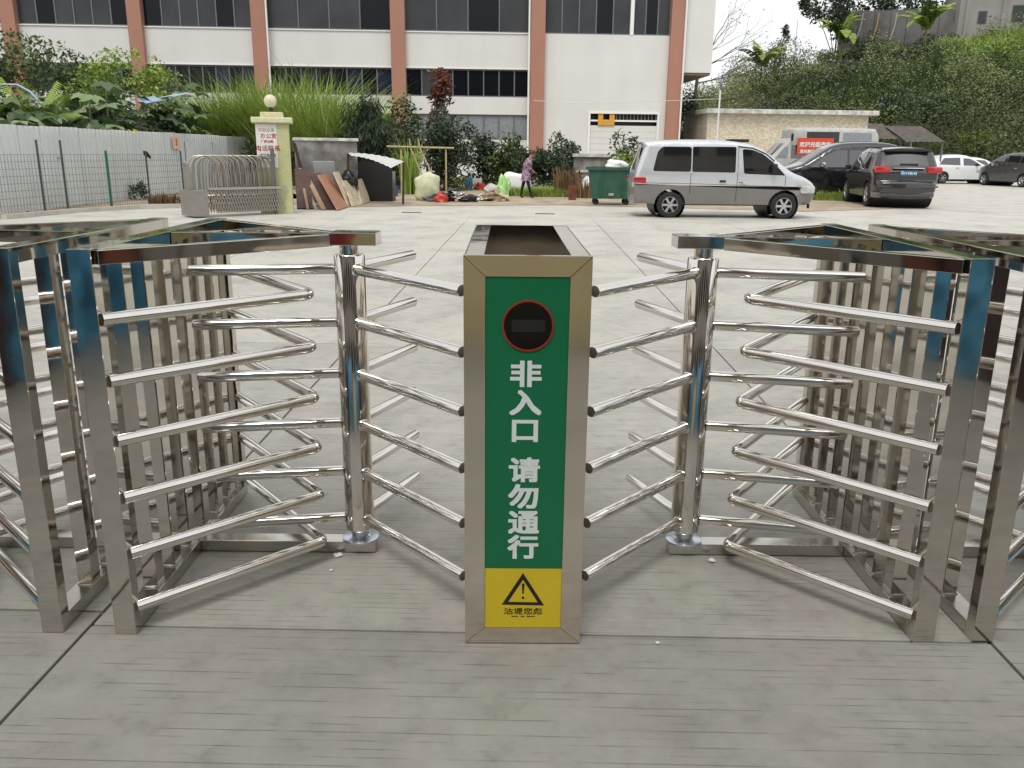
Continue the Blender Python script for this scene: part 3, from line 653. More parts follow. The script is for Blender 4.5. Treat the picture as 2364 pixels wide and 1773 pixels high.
shrub_px('dense rounded creeper mound beside the pole frame', 1030, 265, 36, 1.45, 'dark', .15, 4200, lobes=5)
shrub_px('dark shrub between the awning and the pole frame', 930, 300, 34, 1.2, 'dark', .17, 2400)
shrub_px('low dark shrub right of the creeper mound', 1115, 318, 39, 1.4, 'dark', .18, 2600)
shrub_px('rounded shrub behind the person, left side', 1185, 308, 38, 1.7, 'mid', .19, 3400)
shrub_px('grey green shrub right of the salmon pillar foot', 1295, 305, 38, 1.2, 'grey', .19, 2200)
shrub_px('dark green shrub behind the dry stalks', 1275, 345, 36, 1.6, 'dark', .19, 2600)
shrub_px('sparse young tree beside the white van roof', 1452, 300, 34, .8, 'grey', .17, 1300)
shrub_px('low shrub between green bin and white van', 1440, 340, 33, .9, 'lime', .13, 1200)
for (px_, Y, h, rad, n, mat, lab) in ((945, 33.0, 2.4, .35, 160, 'lime', 'bright reedy plant growing through the pole frame'), (1310, 32.5, 1.35, .5, 170, 'dry', 'dry straw-coloured stalks in front of the grey wall'), (1350, 31.5, .9, .3, 90, 'dry', 'small tuft of dry stalks left of the green bin')):
    p = at(px_, 400, Y); grass_clump('reed_clump', lab, 'reeds', (p.x, p.y, 0), rad, h, n, mat, 0.02, 0.35)
for (px_, py_, rad, n, lab, el) in ((1275, 452, 1.3, 3200, None, (1.4, .9)), (1330, 448, .8, 900, None, (1.3, .9)), (1100, 425, 1.4, 1500, None, (1.5, .8)), (900, 425, 1.2, 900, None, (1, 1)), (1925, 462, .75, 900, None, (1.4, .7)), (390, 470, .5, 260, None, (1.2, .6)), (1200, 400, 2.2, 2000, None, (1.5, .6))):
    p = gp(px_, py_); grass_clump('weeds', None, None, (p.x, p.y, 0), rad, .42, n, 'lime' if px_ > 1000 else 'dry', 0.014, 0.8, kind='stuff', segs=3, elong=el)
tag(bpy.data.objects['weeds'], None, None)

# ------------------------------------------------------------------ hillside on the right
def crest(x):
    xp = [0, 8, 16, 21.6, 27, 34, 41, 56, 90, 140]; zp = [0, 0.3, 3.2, 5.9, 8.6, 11.2, 11.4, 13.5, 15, 15]
    return float(np.interp(x, xp, zp))
def hillz(x, y):
    y0 = 63 + 5 * math.sin(x * .11) * .4 + max(0, (x - 34)) * .12; t = (y - y0) / (93 - y0)
    if t <= 0: return 0.0
    t = min(t, 1.35); s = min(1, t); s = s * s * (3 - 2 * s) * .35 + s * .65
    return crest(x) * s + (0.25 * math.sin(x * .7 + y * .3) + .2 * math.sin(y * .8 - x * .4)) * min(1, t * 3)
nx, ny = 70, 40; V = []; F = []
for j in range(ny + 1):
    for i in range(nx + 1):
        x = 4 + 150 * (i / nx) ** 1.3; y = 60 + 65 * j / ny; V.append((x, y, hillz(x, y) - .03))
for j in range(ny):
    for i in range(nx): a = j * (nx + 1) + i; F.append((a, a + 1, a + nx + 2, a + nx + 1))
me = bpy.data.meshes.new('hillside'); me.from_pydata(V, [], F); me.materials.append(M['soil']); smooth_mesh(me, 80); tag(link('hillside', me), kind='structure')
# cover: bushes as lumps of leaves, one mass
hr = np.random.RandomState(3); PP = []; TT = []; SZ = []
for b in range(620):
    x = 12 + 62 * hr.uniform() ; y = 63 + 34 * hr.uniform() ** 1.15; z = hillz(x, y)
    if y < 72 and x < 36 and z < 0.8: continue
    if z < 0.25 and x < 38: continue
    r = hr.uniform(.8, 3.1) ; n = int(290 * r * r / 1.6) + 60
    if 31 < x < 52 and y > 87: r *= .45
    P, k = blob_points(n, (x, y, z + r * hr.uniform(.25, .6)), (r * 1.25, r, r * hr.uniform(.8, 1.4)), hr, .7, 8)
    PP.append(P); base = hr.choice([0, .08, .25, .4, .55]) * (.45 if y < 74 + max(0, x - 40) * .4 else 1) + (0.2 if (x > 45 and y > 84) else 0); TT.append(np.clip(base + hr.uniform(-.05, .05) + .30 * math.sin(x * .23 + 1.3 * math.sin(y * .21)) * math.sin(y * .31 + x * .09) + .2 * (k % 4) / 4 + hr.uniform(0, .14, n), 0, .9 if hr.uniform() > .06 else 1))  # leaf tint lowered on the lower slope to paint in its shade
P = np.concatenate(PP); T_ = np.concatenate(TT)
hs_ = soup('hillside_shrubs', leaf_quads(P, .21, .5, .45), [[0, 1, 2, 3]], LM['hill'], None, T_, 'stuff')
# grassy strokes on the slope
GP = []
for cx_, cy_, rr_, n, hh, mat in ((30, 82, 5, 3600, 1.6, 'mid'), (40, 78, 6, 3600, 1.7, 'mid'), (26, 78, 5, 2600, 1.1, 'mid'), (21, 74, 4.5, 2200, 1.0, 'mid'), (52, 88, 8, 3500, 1.5, 'lime')):
    a = hr.uniform(0, 6.283, n); q = rr_ * np.sqrt(hr.uniform(0, 1, n)); xx = cx_ + np.cos(a) * q * 1.4; yy = cy_ + np.sin(a) * q
    zz = np.array([hillz(u_, v_) for u_, v_ in zip(xx, yy)]) + .2; H = hh * hr.uniform(.5, 1.2, n); d = hr.normal(0, .45, (n, 2)) * hh
    b0 = np.stack([xx, yy, zz], 1); e = b0 + np.stack([d[:, 0], d[:, 1], H], 1); m_ = (b0 + e) / 2 + np.array([0, 0, .25]); s_ = np.array([.05, 0, 0])
    V4 = np.stack([b0 - s_, b0 + s_, m_ + s_ * .8, m_ - s_ * .8, e + s_ * .1, e - s_ * .1], 1)
    soup('hillside_grass', V4, [[0, 1, 2, 3], [3, 2, 4, 5]], LM[mat], None, hr.uniform(.1, .8, n), 'stuff')
for (px_, py_, Y, h, L, n, lab) in ((1745, 150, 93, 2.4, 3.0, 14, 'banana plant alone on the skyline near the white factory corner'), (1925, 130, 92, 2.0, 2.8, 14, 'banana plant left of the retaining wall'), (2115, 95, 93, 2.6, 3.2, 15, 'banana plant in the middle of the retaining wall')):
    p = at(px_, py_, Y); banana(lab, (p.x, p.y - 2, hillz(p.x, p.y)), max(2.6, p.z - hillz(p.x, p.y)) , n, L)
p = at(1802, 100, 95)
bush('young_tree', 'slender dark young tree standing against the white sky', 'tree', (p.x, p.y, hillz(p.x, p.y)), [(-.2, 0, 2.0, .6, .6, 1.0), (0, 0, 3.2, .6, .6, 1.1), (.3, 0, 4.4, .6, .6, 1.0), (.4, 0, 5.3, .4, .4, .6)], 'dark', .3, 520, lump=6)
p = at(1835, 120, 96); tag(MB().tube([(p.x, p.y, hillz(p.x, p.y)), (p.x, p.y, p.z + 3.2)], [.05, .02], 6).build('antenna_mast', M['frame'], None), 'thin mast on the skyline beside the slender young tree', 'mast')
for i, (px_, py_, Y, w_, mt, lf, n, lb) in enumerate(((1690, 235, 70, 1.7, 'mid', .26, 900, 'rounded light shrub above the left end of the tiled shed roof'), (1735, 222, 72, 1.4, 'lime', .22, 700, 'yellow green shrub above the left half of the tiled shed roof'), (1790, 200, 77, 2.2, 'grey', .28, 1100, 'grey green shrub halfway up the slope above the tiled shed'),
    (1850, 175, 80, 2.2, 'mid', .3, 1000, 'mid green shrub above the middle of the tiled shed'), (1960, 165, 84, 2.6, 'grey', .3, 1200, 'pale shrub below the left pipes of the retaining wall'), (2040, 150, 86, 2.4, 'mid', .3, 1100, 'shrub below the ochre pipe of the retaining wall'),
    (2110, 120, 89, 2.6, 'dark', .3, 1200, 'dark creeper-covered bush in front of the retaining wall'), (2140, 150, 86, 1.8, 'lime', .28, 800, 'bright drooping bush below the creeper-covered bush'), (2260, 130, 86, 3.0, 'lime', .3, 1500, 'yellow green bush below the concrete building'), (2340, 110, 86, 3.0, 'lime', .3, 1400, 'yellow green bush at the right edge below the concrete building'),
    (2300, 220, 76, 2.4, 'dark', .3, 1000, 'dark bush in the shaded part of the slope at the right edge'), (2180, 240, 74, 2.2, 'dark', .3, 1000, 'dark bush on the shaded slope above the canopy'), (2080, 230, 75, 2.0, 'grey', .3, 900, 'pale hanging bush above the right end of the tiled shed'), (1905, 225, 74, 1.8, 'mid', .28, 800, 'rounded shrub right above the tiled shed roof edge'))):
    p = at(px_, py_, Y); zg = hillz(p.x, p.y); hh_ = max(1.2, min(3.2, p.z - zg + .8))
    bush('slope_shrub', lb, 'shrub', (p.x, p.y, zg), [(0, 0, hh_ * .55, w_ * .8, w_ * .7, hh_ * .55), (w_ * .55, -.2, hh_ * .4, w_ * .6, w_ * .5, hh_ * .45), (-w_ * .55, -.1, hh_ * .38, w_ * .6, w_ * .5, hh_ * .42)], mt, lf, n * 2, trunk=False, lump=8)
for k, (px_, py_, Y) in enumerate(((2020, 260, 73), (2100, 275, 70), (2230, 290, 70), (2310, 300, 69), (1985, 140, 86), (2075, 190, 80))):
    p = at(px_, py_, Y); zg = hillz(p.x, p.y - 2)
    grass_clump('slope_reed', ('%s pale hanging reeds on the slope' % ('lower left', 'second', 'third', 'lower right', 'upper left', 'central')[k]) + ' under the retaining wall', 'reeds', (p.x, p.y - 2, zg), 1.5, 2.0, 420, 'mid' if k % 2 else 'lime', .035, .9)
# trees at the top and beside the factory
p = at(1900, 60, 100)
bush('tree', 'large dark tree in front of the left end of the retaining wall', 'tree', (p.x, 95.5, hillz(p.x, 95)), [(0, 0, 3.2, 1.6, 1.6, 2.0), (-.3, 0, 5.6, 1.9, 1.6, 2.2), (.6, 0, 7.6, 2.2, 1.6, 2.0), (-2.6, 0, 7.9, 1.4, 1.2, 1.1), (-3.6, 0, 6.0, .6, .6, 1.1)], 'dark', .4, 2600)
bush('tree', 'dark tree crowns rising above the retaining wall', 'tree', (at(2060, 60, 110).x, 108, 12), [(-9, 0, 6.4, 3, 2, 2.2), (-4, 0, 6.8, 3.5, 2, 2.6), (1, 0, 6.9, 3.5, 2, 2.4), (5.5, 0, 6.0, 2.5, 2, 1.5)], 'dark', .5, 3600, lump=16)
M['oldconc'] = plain('stained_concrete', (0.13, 0.125, 0.12), 0.9, var=0.35, scale=0.5)
rw = thing('retaining_wall', 'dark stained concrete retaining wall on top of the slope', 'wall', (0, 0, 0))
a_, b_ = at(1935, 100, 98), at(2195, 100, 99)
zt_ = at(1940, 26, 98).z; zb_ = hillz(a_.x, 95) - 1; nseg = 7
for i in range(nseg):
    q0, q1 = i / nseg, (i + 1) / nseg; p0, p1 = a_.lerp(b_, q0), a_.lerp(b_, q1)
    MB().beam((p0.x + .03, p0.y, (zt_ + zb_) / 2 + .18 * i / 2), (p1.x - .03, p1.y, (zt_ + zb_) / 2 + .18 * i / 2), .5, zt_ - zb_).build('wall_panel', M['oldconc'], rw)
M['stain'] = plain('pale_stain', (0.35, 0.33, 0.28), 0.9); M['ochre'] = plain('ochre_stain', (0.35, 0.23, 0.09), 0.9)
for px_, mt in ((1985, 'stain'), (2022, 'ochre'), (2063, 'stain')):
    t0, t1 = at(px_ + 8, 30, 97.6), at(px_ - 8, 92, 97.5)
    MB().tube([t0, t0.lerp(t1, .5) + Vector((.1, 0, 0)), t1], .09, 6).build('drain_pipe', M[mt], rw, smooth=60)
cb = thing('concrete_building', 'weathered grey concrete building with small windows at the top right corner', 'building', at(2205, 100, 100) * 1, R(-14))
cb.location.z = 10
M['oldwall'] = plain('weathered_wall', (0.27, 0.26, 0.24), 0.9, var=0.15, scale=0.4)
MB().box((0, 0, 0), (15, 8, 14)).build('wall', M['oldwall'], cb)
for i in range(4):
    MB().box((0.6 + i * 3.6, -.18, 0), (0.95 + i * 3.6, -.001, 13)).build('pier', M['oldwall'], cb)
for (xx, zz, ww, hh) in ((1.9, 5.6, .9, 1.3), (1.9, 3.2, .9, 1.2), (5.2, 5.7, 1.7, 1.7), (5.2, 3.0, 1.7, .9), (9, 5.7, 1.5, 1.5), (9, 2.8, 1.5, 1.2)):
    f_ = MB().box((xx, -.05, zz), (xx + ww, -.001, zz + hh)).build('window', M['oldconc'], cb); MB().box((xx + .1, -.09, zz + .1), (xx + ww - .1, -.051, zz + hh - .1)).build('pane', M['pane_grey'], f_)
# bare-branched tree at the building corner
bt = thing('bare_tree', 'bare twiggy tree reaching out from behind the factory corner', 'tree', (at(1600, 200, 66).x, 66, 0))
tm = MB(); tip = []
def grow(p, d, L, r, dep):
    e = p + d * L; m_ = p.lerp(e, .5) + Vector((random.uniform(-.06, .06), random.uniform(-.06, .06), random.uniform(-.02, .08))) * L
    tm.tube([p, m_, e], [r, r * .8, r * .55], 5 if dep > 1 else 6)
    if dep >= 5: tip.append(e); return
    for k in range(3 if dep < 3 else 2):
        dd = (d + Vector((random.uniform(-.5, .75), random.uniform(-.4, .4), random.uniform(-.35, .5)))).normalized(); grow(e if k else m_, dd, L * random.uniform(.6, .85), r * .55, dep + 1)
tm.tube([(0, 0, 0), (.1, 0, 4), (.3, 0, 7.5)], [.22, .16, .11], 8)
for z_, an in ((4.5, .1), (5.6, -.1), (6.6, .2), (7.4, .5), (7.5, 1.0)): grow(Vector((.15, 0, z_)), Vector((math.cos(an), 0, math.sin(an))).normalized(), 2.0, .06, 1)
tm.build('trunk', M['bark'], bt, smooth=60)
tp = np.array([t_[:] for t_ in tip]); tp = np.repeat(tp, 2, 0) + RN.normal(0, .18, (len(tp) * 2, 3))
soup('leaves', leaf_quads(tp, .13, .5, .3), [[0, 1, 2, 3]], LM['dark'], bt, RN.uniform(0, .8, len(tp)), 'stuff')
bush('tree', 'leafy dark tree in the gap between factory corner and tiled shed', 'tree', (at(1600, 300, 60).x, 60, 0), [(0, 0, 1.6, 1.0, 1, 1.5), (.3, 0, 3.4, 1.0, 1, 1.4), (-.6, 0, 4.6, 1.0, 1, 1.2), (-.2, 0, 2.2, 1.2, 1, 1.2)], 'dark', .26, 2200)
bush('shrub', 'low shrub at the left end of the tiled shed', 'shrub', (at(1602, 330, 52).x, 52, 0), [(0, 0, 1.0, .9, .6, .8), (.7, 0, .8, .8, .5, .6)], 'mid', .2, 900)
# ------------------------------------------------------------------ vehicles
M['silver'] = plain('silver_paint', (0.60, 0.62, 0.65), 0.25, 0.45, var=0.03, coat=0.8)
M['clad'] = plain('grey_cladding', (0.21, 0.20, 0.19), 0.35, 0.35, var=0.05, coat=0.3)
M['blackpaint'] = plain('black_paint', (0.008, 0.008, 0.012), 0.18, 0.0, var=0.05, coat=1.0)
M['greypaint'] = plain('dark_grey_paint', (0.022, 0.022, 0.021), 0.22, 0.1, var=0.05, coat=1.0)
M['mgrey'] = plain('graphite_paint', (0.055, 0.055, 0.06), 0.25, 0.3, var=0.05, coat=1.0)
M['whitepaint'] = plain('white_paint', (0.72, 0.73, 0.74), 0.25, var=0.03, coat=0.8)
M['navy'] = plain('navy_paint', (0.01, 0.012, 0.03), 0.2, var=0.05, coat=1.0)
M['cream'] = plain('old_cream_paint', (0.42, 0.42, 0.39), 0.5, var=0.12)
M['carglass'] = plain('tinted_glass', (0.010, 0.011, 0.012), 0.03, var=0.1, spec=0.7); M['carglass'].node_tree.nodes['Principled BSDF'].inputs['IOR'].default_value = 1.9
M['trim'] = plain('black_trim', (0.012, 0.012, 0.012), 0.45)
M['tyre'] = plain('tyre_rubber', (0.014, 0.014, 0.014), 0.8, bmp=0.3)
M['alloy'] = steel('alloy_rim', (0.62, 0.63, 0.65), 0.25)
M['taillight'] = plain('red_lens', (0.42, 0.012, 0.015), 0.15, var=0.15, scale=30, coat=0.6)
M['lamp'] = plain('clear_lens', (0.55, 0.55, 0.52), 0.12, 0.3, var=0.3, scale=30)
M['chrome'] = steel('chrome', (0.75, 0.75, 0.76), 0.08)
M['plateblue'] = plain('blue_plate', (0.01, 0.10, 0.22), 0.4)
def catmull(pts, n=6):
    """pts: (x, z, sharp) open polyline"""
    out = []
    for i in range(len(pts) - 1):
        p1, p2 = pts[i], pts[i + 1]; p0 = pts[i - 1] if i > 0 and not p1[2] else p1; p3 = pts[i + 2] if i + 2 < len(pts) and not p2[2] else p2
        for k in range(n):
            t = k / n; r = []
            for c in (0, 1):
                a, b, c_, d = p0[c], p1[c], p2[c], p3[c]; m1 = (c_ - a) / 2; m2 = (d - b) / 2
                r.append((2 * t ** 3 - 3 * t ** 2 + 1) * b + (t ** 3 - 2 * t ** 2 + t) * m1 + (-2 * t ** 3 + 3 * t ** 2) * c_ + (t ** 3 - t ** 2) * m2)
            out.append(tuple(r))
    out.append((pts[-1][0], pts[-1][1])); return out
def in_poly(p, poly):
    x, y = p; c = False; j = len(poly) - 1
    for i in range(len(poly)):
        xi, yi = poly[i]; xj, yj = poly[j]
        if (yi > y) != (yj > y) and x < (xj - xi) * (y - yi) / (yj - yi) + xi: c = not c
        j = i
    return c
def rounded(poly, r=0.05, n=4):
    out = []; L = len(poly)
    for i in range(L):
        p = Vector(poly[i]); a = (Vector(poly[i - 1]) - p); b = (Vector(poly[(i + 1) % L]) - p); q = min(r, a.length * .45, b.length * .45)
        s, e = p + a.normalized() * q, p + b.normalized() * q
        for k in range(n + 1):
            t = k / n; out.append(tuple((1 - t) ** 2 * s + 2 * t * (1 - t) * p + t * t * e))
    return out
def vehicle(name, label, cat, loc, rz, S, group=None, scale=1.0):
    """S: top (outline rear-bottom -> roof -> front-bottom), L, W, zb (belt), tumble, wheels (xr,xf,R), arch, side regions, strips"""
    t = thing(name, label, cat, loc, rz, group, scale)
    top = catmull(S['top'], S.get('n', 6)); Lx = max(p[0] for p in top); zs = S['sill']; xr, xf, wr = S['wheels']; ar = wr + S.get('archgap', .06)
    bot = []
    x0b, x1b = top[-1][0], top[0][0]
    for cx in (xf, xr):
        bot_z = zs
        a0 = math.asin(max(-1, min(1, (zs - wr) / ar)))
        for k in range(15):
            a = a0 + (math.pi - 2 * a0) * k / 14; bot.append((cx + ar * math.cos(a), wr + ar * math.sin(a)))
    poly = top + bot
    W, zb, tm_ = S['W'] / 2, S['zb'], S['tumble']; rnd = S.get('round', 0.09); nose = S.get('nose', .28); tail = S.get('tail', .10)
    tv = [Vector(p) for p in top]
    def dist_top(p):
        p = Vector(p); best = 9
        for i in range(len(tv) - 1):
            a, b = tv[i], tv[i + 1]; ab = b - a; l2 = ab.length_squared
            if l2 < 1e-9: continue
            q = a + ab * max(0, min(1, (p - a).dot(ab) / l2)); best = min(best, (p - q).length)
        return best
    def wid(x, z):
        w_ = W - (tm_ * (z - zb) if z > zb else 0.10 * (zb - z) ** 2)
        f = max(0, (x - (Lx - .9)) / .9); w_ -= nose * f * f; r_ = max(0, (.5 - x) / .5); w_ -= tail * r_ * r_
        d = dist_top((x, z)); rr = rnd
        if d < rr: w_ -= rr * (1 - math.sqrt(max(0, 1 - (1 - d / rr) ** 2))) * .9
        return w_
    regs = [(nm, rounded(pg, rr), mt) for nm, pg, rr, mt in S['side']]
    verts = list(poly); edges = [(i, (i + 1) % len(poly)) for i in range(len(poly))]
    for nm, pg, mt in regs:
        b0 = len(verts); verts += pg; edges += [(b0 + i, b0 + (i + 1) % len(pg)) for i in range(len(pg))]
    step = S.get('step', .12); xsn = int(Lx / step) + 2; zsn = int(2.2 / step) + 1
    for i in range(xsn):
        for j in range(zsn):
            p = (i * step + .01, zs + j * step)
            if in_poly(p, poly) and dist_top(p) > .02: verts.append(p)
    for i in range(len(tv)):      # inset rings for the rounded shoulder
        a = tv[max(0, i - 1)]; b = tv[min(len(tv) - 1, i + 1)]; d = (b - a).normalized(); nrm = Vector((d.y, -d.x))
        for dd in (.03, .08):
            q = tv[i] + nrm * dd
            if in_poly(q, poly) and dist_top(q) > dd * .9: verts.append(tuple(q))
    vo, eo, fo, *_ = delaunay_2d_cdt([Vector(v) for v in verts], edges, [], 0, 1e-4)
    vo = [tuple(v) for v in vo]; Wd = [wid(*v) for v in vo]
    groups = {'body': []}
    for f in fo:
        c = (sum(vo[i][0] for i in f) / len(f), sum(vo[i][1] for i in f) / len(f))
        if not in_poly(c, poly): continue
        key = 'body'
        for k, (nm, pg, mt) in enumerate(regs):
            if in_poly(c, pg): key = k
        groups.setdefault(key, []).append(f)
    def side_mesh(fs, sg, mb, mi=0):
        ids = {}; vs = []; F2 = []
        for f in fs:
            g_ = []
            for i in f:
                if i not in ids: ids[i] = len(vs); vs.append((vo[i][0], sg * -Wd[i], vo[i][1]))
                g_.append(ids[i])
            F2.append(tuple(g_) if sg > 0 else tuple(reversed(g_)))
        mb.add(vs, F2, mi)
    body = MB(); side_mesh(groups['body'], 1, body); side_mesh(groups['body'], -1, body)
    # centre strip
    nc = 10; strips = S['strips']; meshes = {}
    cumul = [0.0]
    rows = []
    for i, p in enumerate(top):
        w_ = wid(*p); a = tv[max(0, i - 1)]; b = tv[min(len(tv) - 1, i + 1)]; d = (b - a).normalized(); nrm = Vector((-d.y, d.x))
        cr = S.get('crown', .035); row = []
        for k in range(nc + 1):
            y = -w_ + 2 * w_ * k / nc; q = 1 - (y / w_) ** 2 if w_ > 0 else 0; row.append((p[0] + nrm.x * cr * q, y, p[1] + nrm.y * cr * q))
        rows.append(row)
    for i in range(len(rows) - 1):
        mid = ((top[i][0] + top[i + 1][0]) / 2, (top[i][1] + top[i + 1][1]) / 2)
        tgt = None
        for nm, (xa_, xb_, za_, zb_), mt in strips:
            if xa_ <= mid[0] <= xb_ and za_ <= mid[1] <= zb_: tgt = (nm, mt)
        for k in range(nc):
            q = [rows[i][k], rows[i][k + 1], rows[i + 1][k + 1], rows[i + 1][k]]
            if tgt and (0 < k < nc - 1 or 'bumper' in tgt[0]): meshes.setdefault(tgt, MB()).add(q, [(0, 3, 2, 1)])
            else: body.add(q, [(0, 3, 2, 1)])
    bme = body.mesh('body', S['paint']); bm = bmesh.new(); bm.from_mesh(bme); bmesh.ops.remove_doubles(bm, verts=bm.verts, dist=.0015); bm.to_mesh(bme); bm.free(); smooth_mesh(bme, 50); bo = link('body', bme, t)
    for (nm, mt), mb in meshes.items():
        me_ = mb.mesh(nm, mt); bm = bmesh.new(); bm.from_mesh(me_); bmesh.ops.remove_doubles(bm, verts=bm.verts, dist=.0015); bm.to_mesh(me_); bm.free(); smooth_mesh(me_, 60); link(nm, me_, t)
    for k, (nm, pg, mt) in enumerate(regs):
        if k not in groups: continue
        for sg in (1, -1):
            mb = MB(); side_mesh(groups[k], sg, mb); mb.build(nm, mt, t, smooth=60)
    MB().box((xr - .3, -W + .12, zs - .03), (xf + .3, W - .12, zs + .25)).build('underbody', M['trim'], t)
    for cx in (xr, xf):
        MB().lathe([(ar + .005, -W + .13), (ar + .005, W - .13)], 28, 0, (cx, 0, wr), 'y').build('wheel_arch', M['trim'], t, smooth=60)
    tyre = MB().lathe([(wr * .63, -.10), (wr * .90, -.105), (wr * .985, -.085), (wr, -.05), (wr, .05), (wr * .985, .085), (wr * .9, .105), (wr * .63, .10)], 32, 0, (0, 0, 0), 'y').mesh('tyre', M['tyre'], smooth=35)
    hub = MB().lathe([(0, .02), (wr * .6, .02), (wr * .6, .09)], 24, 0, (0, 0, 0), 'y').mesh('wheel', M['trim'], smooth=30)
    rm = MB().lathe([(wr * .56, -.07), (wr * .6, -.098), (wr * .65, -.10), (wr * .65, -.02)], 32, 0, (0, 0, 0), 'y')
    ns = S.get('spokes', 6)
    for k in range(ns):
        a = 2 * math.pi * k / ns; u = Vector((math.cos(a), 0, math.sin(a)))
        rm.beam(u * .03 + Vector((0, -.075, 0)), u * wr * .6 + Vector((0, -.085, 0)), wr * .17, .03, up=(0, 1, 0))
    rm.lathe([(0, -.10), (wr * .16, -.095), (wr * .18, -.06)], 16, 0, (0, 0, 0), 'y')
    rm = rm.mesh('rim', M['alloy'], smooth=35)
    for cx in (xr, xf):
        for sg in (1, -1):
            h = link('wheel', hub, t, (cx, -sg * (W - .115), wr), (0, 0, 0 if sg > 0 else math.pi)); link('tyre', tyre, h); link('rim', rm, h)
    for (nm, a, b, mt, bev) in S.get('boxes', []):
        MB().box(a, b).build(nm, mt, t, smooth=40, bevel=bev)
    return t, wid
def gap(t, wid, pts, mat='trim', r=.006, sides=(1,)):
    for sg in sides:
        P = []
        for i in range(len(pts) - 1):
            for k in range(8):
                q = k / 8; x = pts[i][0] + (pts[i + 1][0] - pts[i][0]) * q; z = pts[i][1] + (pts[i + 1][1] - pts[i][1]) * q; P.append((x, -sg * (wid(x, z) + .0), z))
        x, z = pts[-1]; P.append((x, -sg * wid(x, z), z)); MB().tube(P, r, 5).build('door_seam', M[mat], t, smooth=60)

# --- the silver van (length 4.62, height 2.0). x=0 at the rear, the camera sees its right-hand flank (local -y)
zv = lambda py: None
p_r, p_f = gp(1545, 503), gp(1807, 506)
vrot = math.atan2(p_f.y - p_r.y, p_f.x - p_r.x)
wb = (p_f - p_r).length; k_ = wb / 3.0
XR = 0.96
van_spec = dict(W=1.70, zb=1.18, tumble=.16, sill=.36, wheels=(XR, XR + 3.0, .335), archgap=.075, round=.085, nose=.34, tail=.06, crown=.03, paint=M['silver'], n=5,
  top=[(.03, .36, 1), (.0, .62, 0), (.02, 1.05, 0), (.13, 1.45, 0), (.26, 1.83, 1), (.20, 1.915, 1), (.6, 1.965, 0), (1.5, 1.99, 0), (2.4, 1.97, 0), (2.95, 1.90, 0), (3.35, 1.74, 0), (3.8, 1.42, 0), (4.12, 1.20, 0), (4.5, 1.06, 0), (4.78, .90, 0), (4.86, .72, 0), (4.83, .5, 0), (4.72, .36, 1)],
  side=[('side_window', [(.46, 1.20), (1.46, 1.19), (1.46, 1.82), (.70, 1.82), (.58, 1.70)], .07, M['carglass']),
        ('side_window', [(1.49, 1.19), (2.62, 1.18), (2.62, 1.83), (1.49, 1.825)], .05, M['carglass']),
        ('front_window', [(2.84, 1.155), (3.93, 1.12), (3.60, 1.45), (3.32, 1.66), (3.05, 1.76), (2.78, 1.78)], .05, M['carglass']),
        ('cladding', [(-.2, .10), (5.2, .10), (5.2, .78), (-.2, .86)], .01, M['clad'])],
  strips=[('windshield', (3.3, 4.0, 1.24, 1.78), M['carglass']), ('rear_window', (0, .25, 1.2, 1.75), M['carglass']), ('rear_bumper', (-.1, .04, .3, .82), M['clad']), ('bumper', (4.7, 5, .3, .66), M['clad'])],
  boxes=[('tail_light', (-.02, -.855, .90), (.30, -.80, 1.04), M['taillight'], .02), ('tail_light', (-.02, .80, .90), (.30, .855, 1.04), M['taillight'], .02),
         ('headlight', (4.38, -.79, .66), (4.76, -.56, .86), M['lamp'], .05), ('headlight', (4.38, .56, .66), (4.76, .79, .86), M['lamp'], .05),
         ('grille', (4.82, -.5, .62), (4.90, .5, .80), M['trim'], .02), ('door_handle', (2.22, -.875, .93), (2.38, -.855, .985), M['trim'], .01), ('door_handle', (2.72, -.885, .90), (2.90, -.86, .95), M['chrome'], .015),
         ('mirror', (3.52, -1.06, 1.20), (3.66, -.86, 1.42), M['trim'], .05), ('mirror', (3.52, .86, 1.20), (3.66, 1.06, 1.42), M['trim'], .05), ('mud_flap', (4.62, -.76, .28), (4.66, -.64, .40), M['trim'], .005), ('roof_hatch', (2.55, -.3, 1.955), (3.05, .3, 2.035), M['trim'], .02)])
o_ = p_r - Vector((math.cos(vrot), math.sin(vrot), 0)) * XR * k_ + Vector((-math.sin(vrot), math.cos(vrot), 0)) * .85 * k_
van, vw = vehicle('parked_van', 'silver van with grey lower sides, parked side on behind the right turnstile', 'van', (o_.x, o_.y, 0), vrot, van_spec, scale=k_)
gap(van, vw, [(1.46, .62), (1.46, 1.16)]); gap(van, vw, [(2.68, .42), (2.68, 1.87)]); gap(van, vw, [(3.94, .66), (3.94, 1.12)]); gap(van, vw, [(.02, .90), (1.5, .89), (3.9, .84)], r=.005)
gap(van, vw, [(2.66, 1.84), (3.05, 1.80), (3.4, 1.66), (3.62, 1.48)], r=.018)

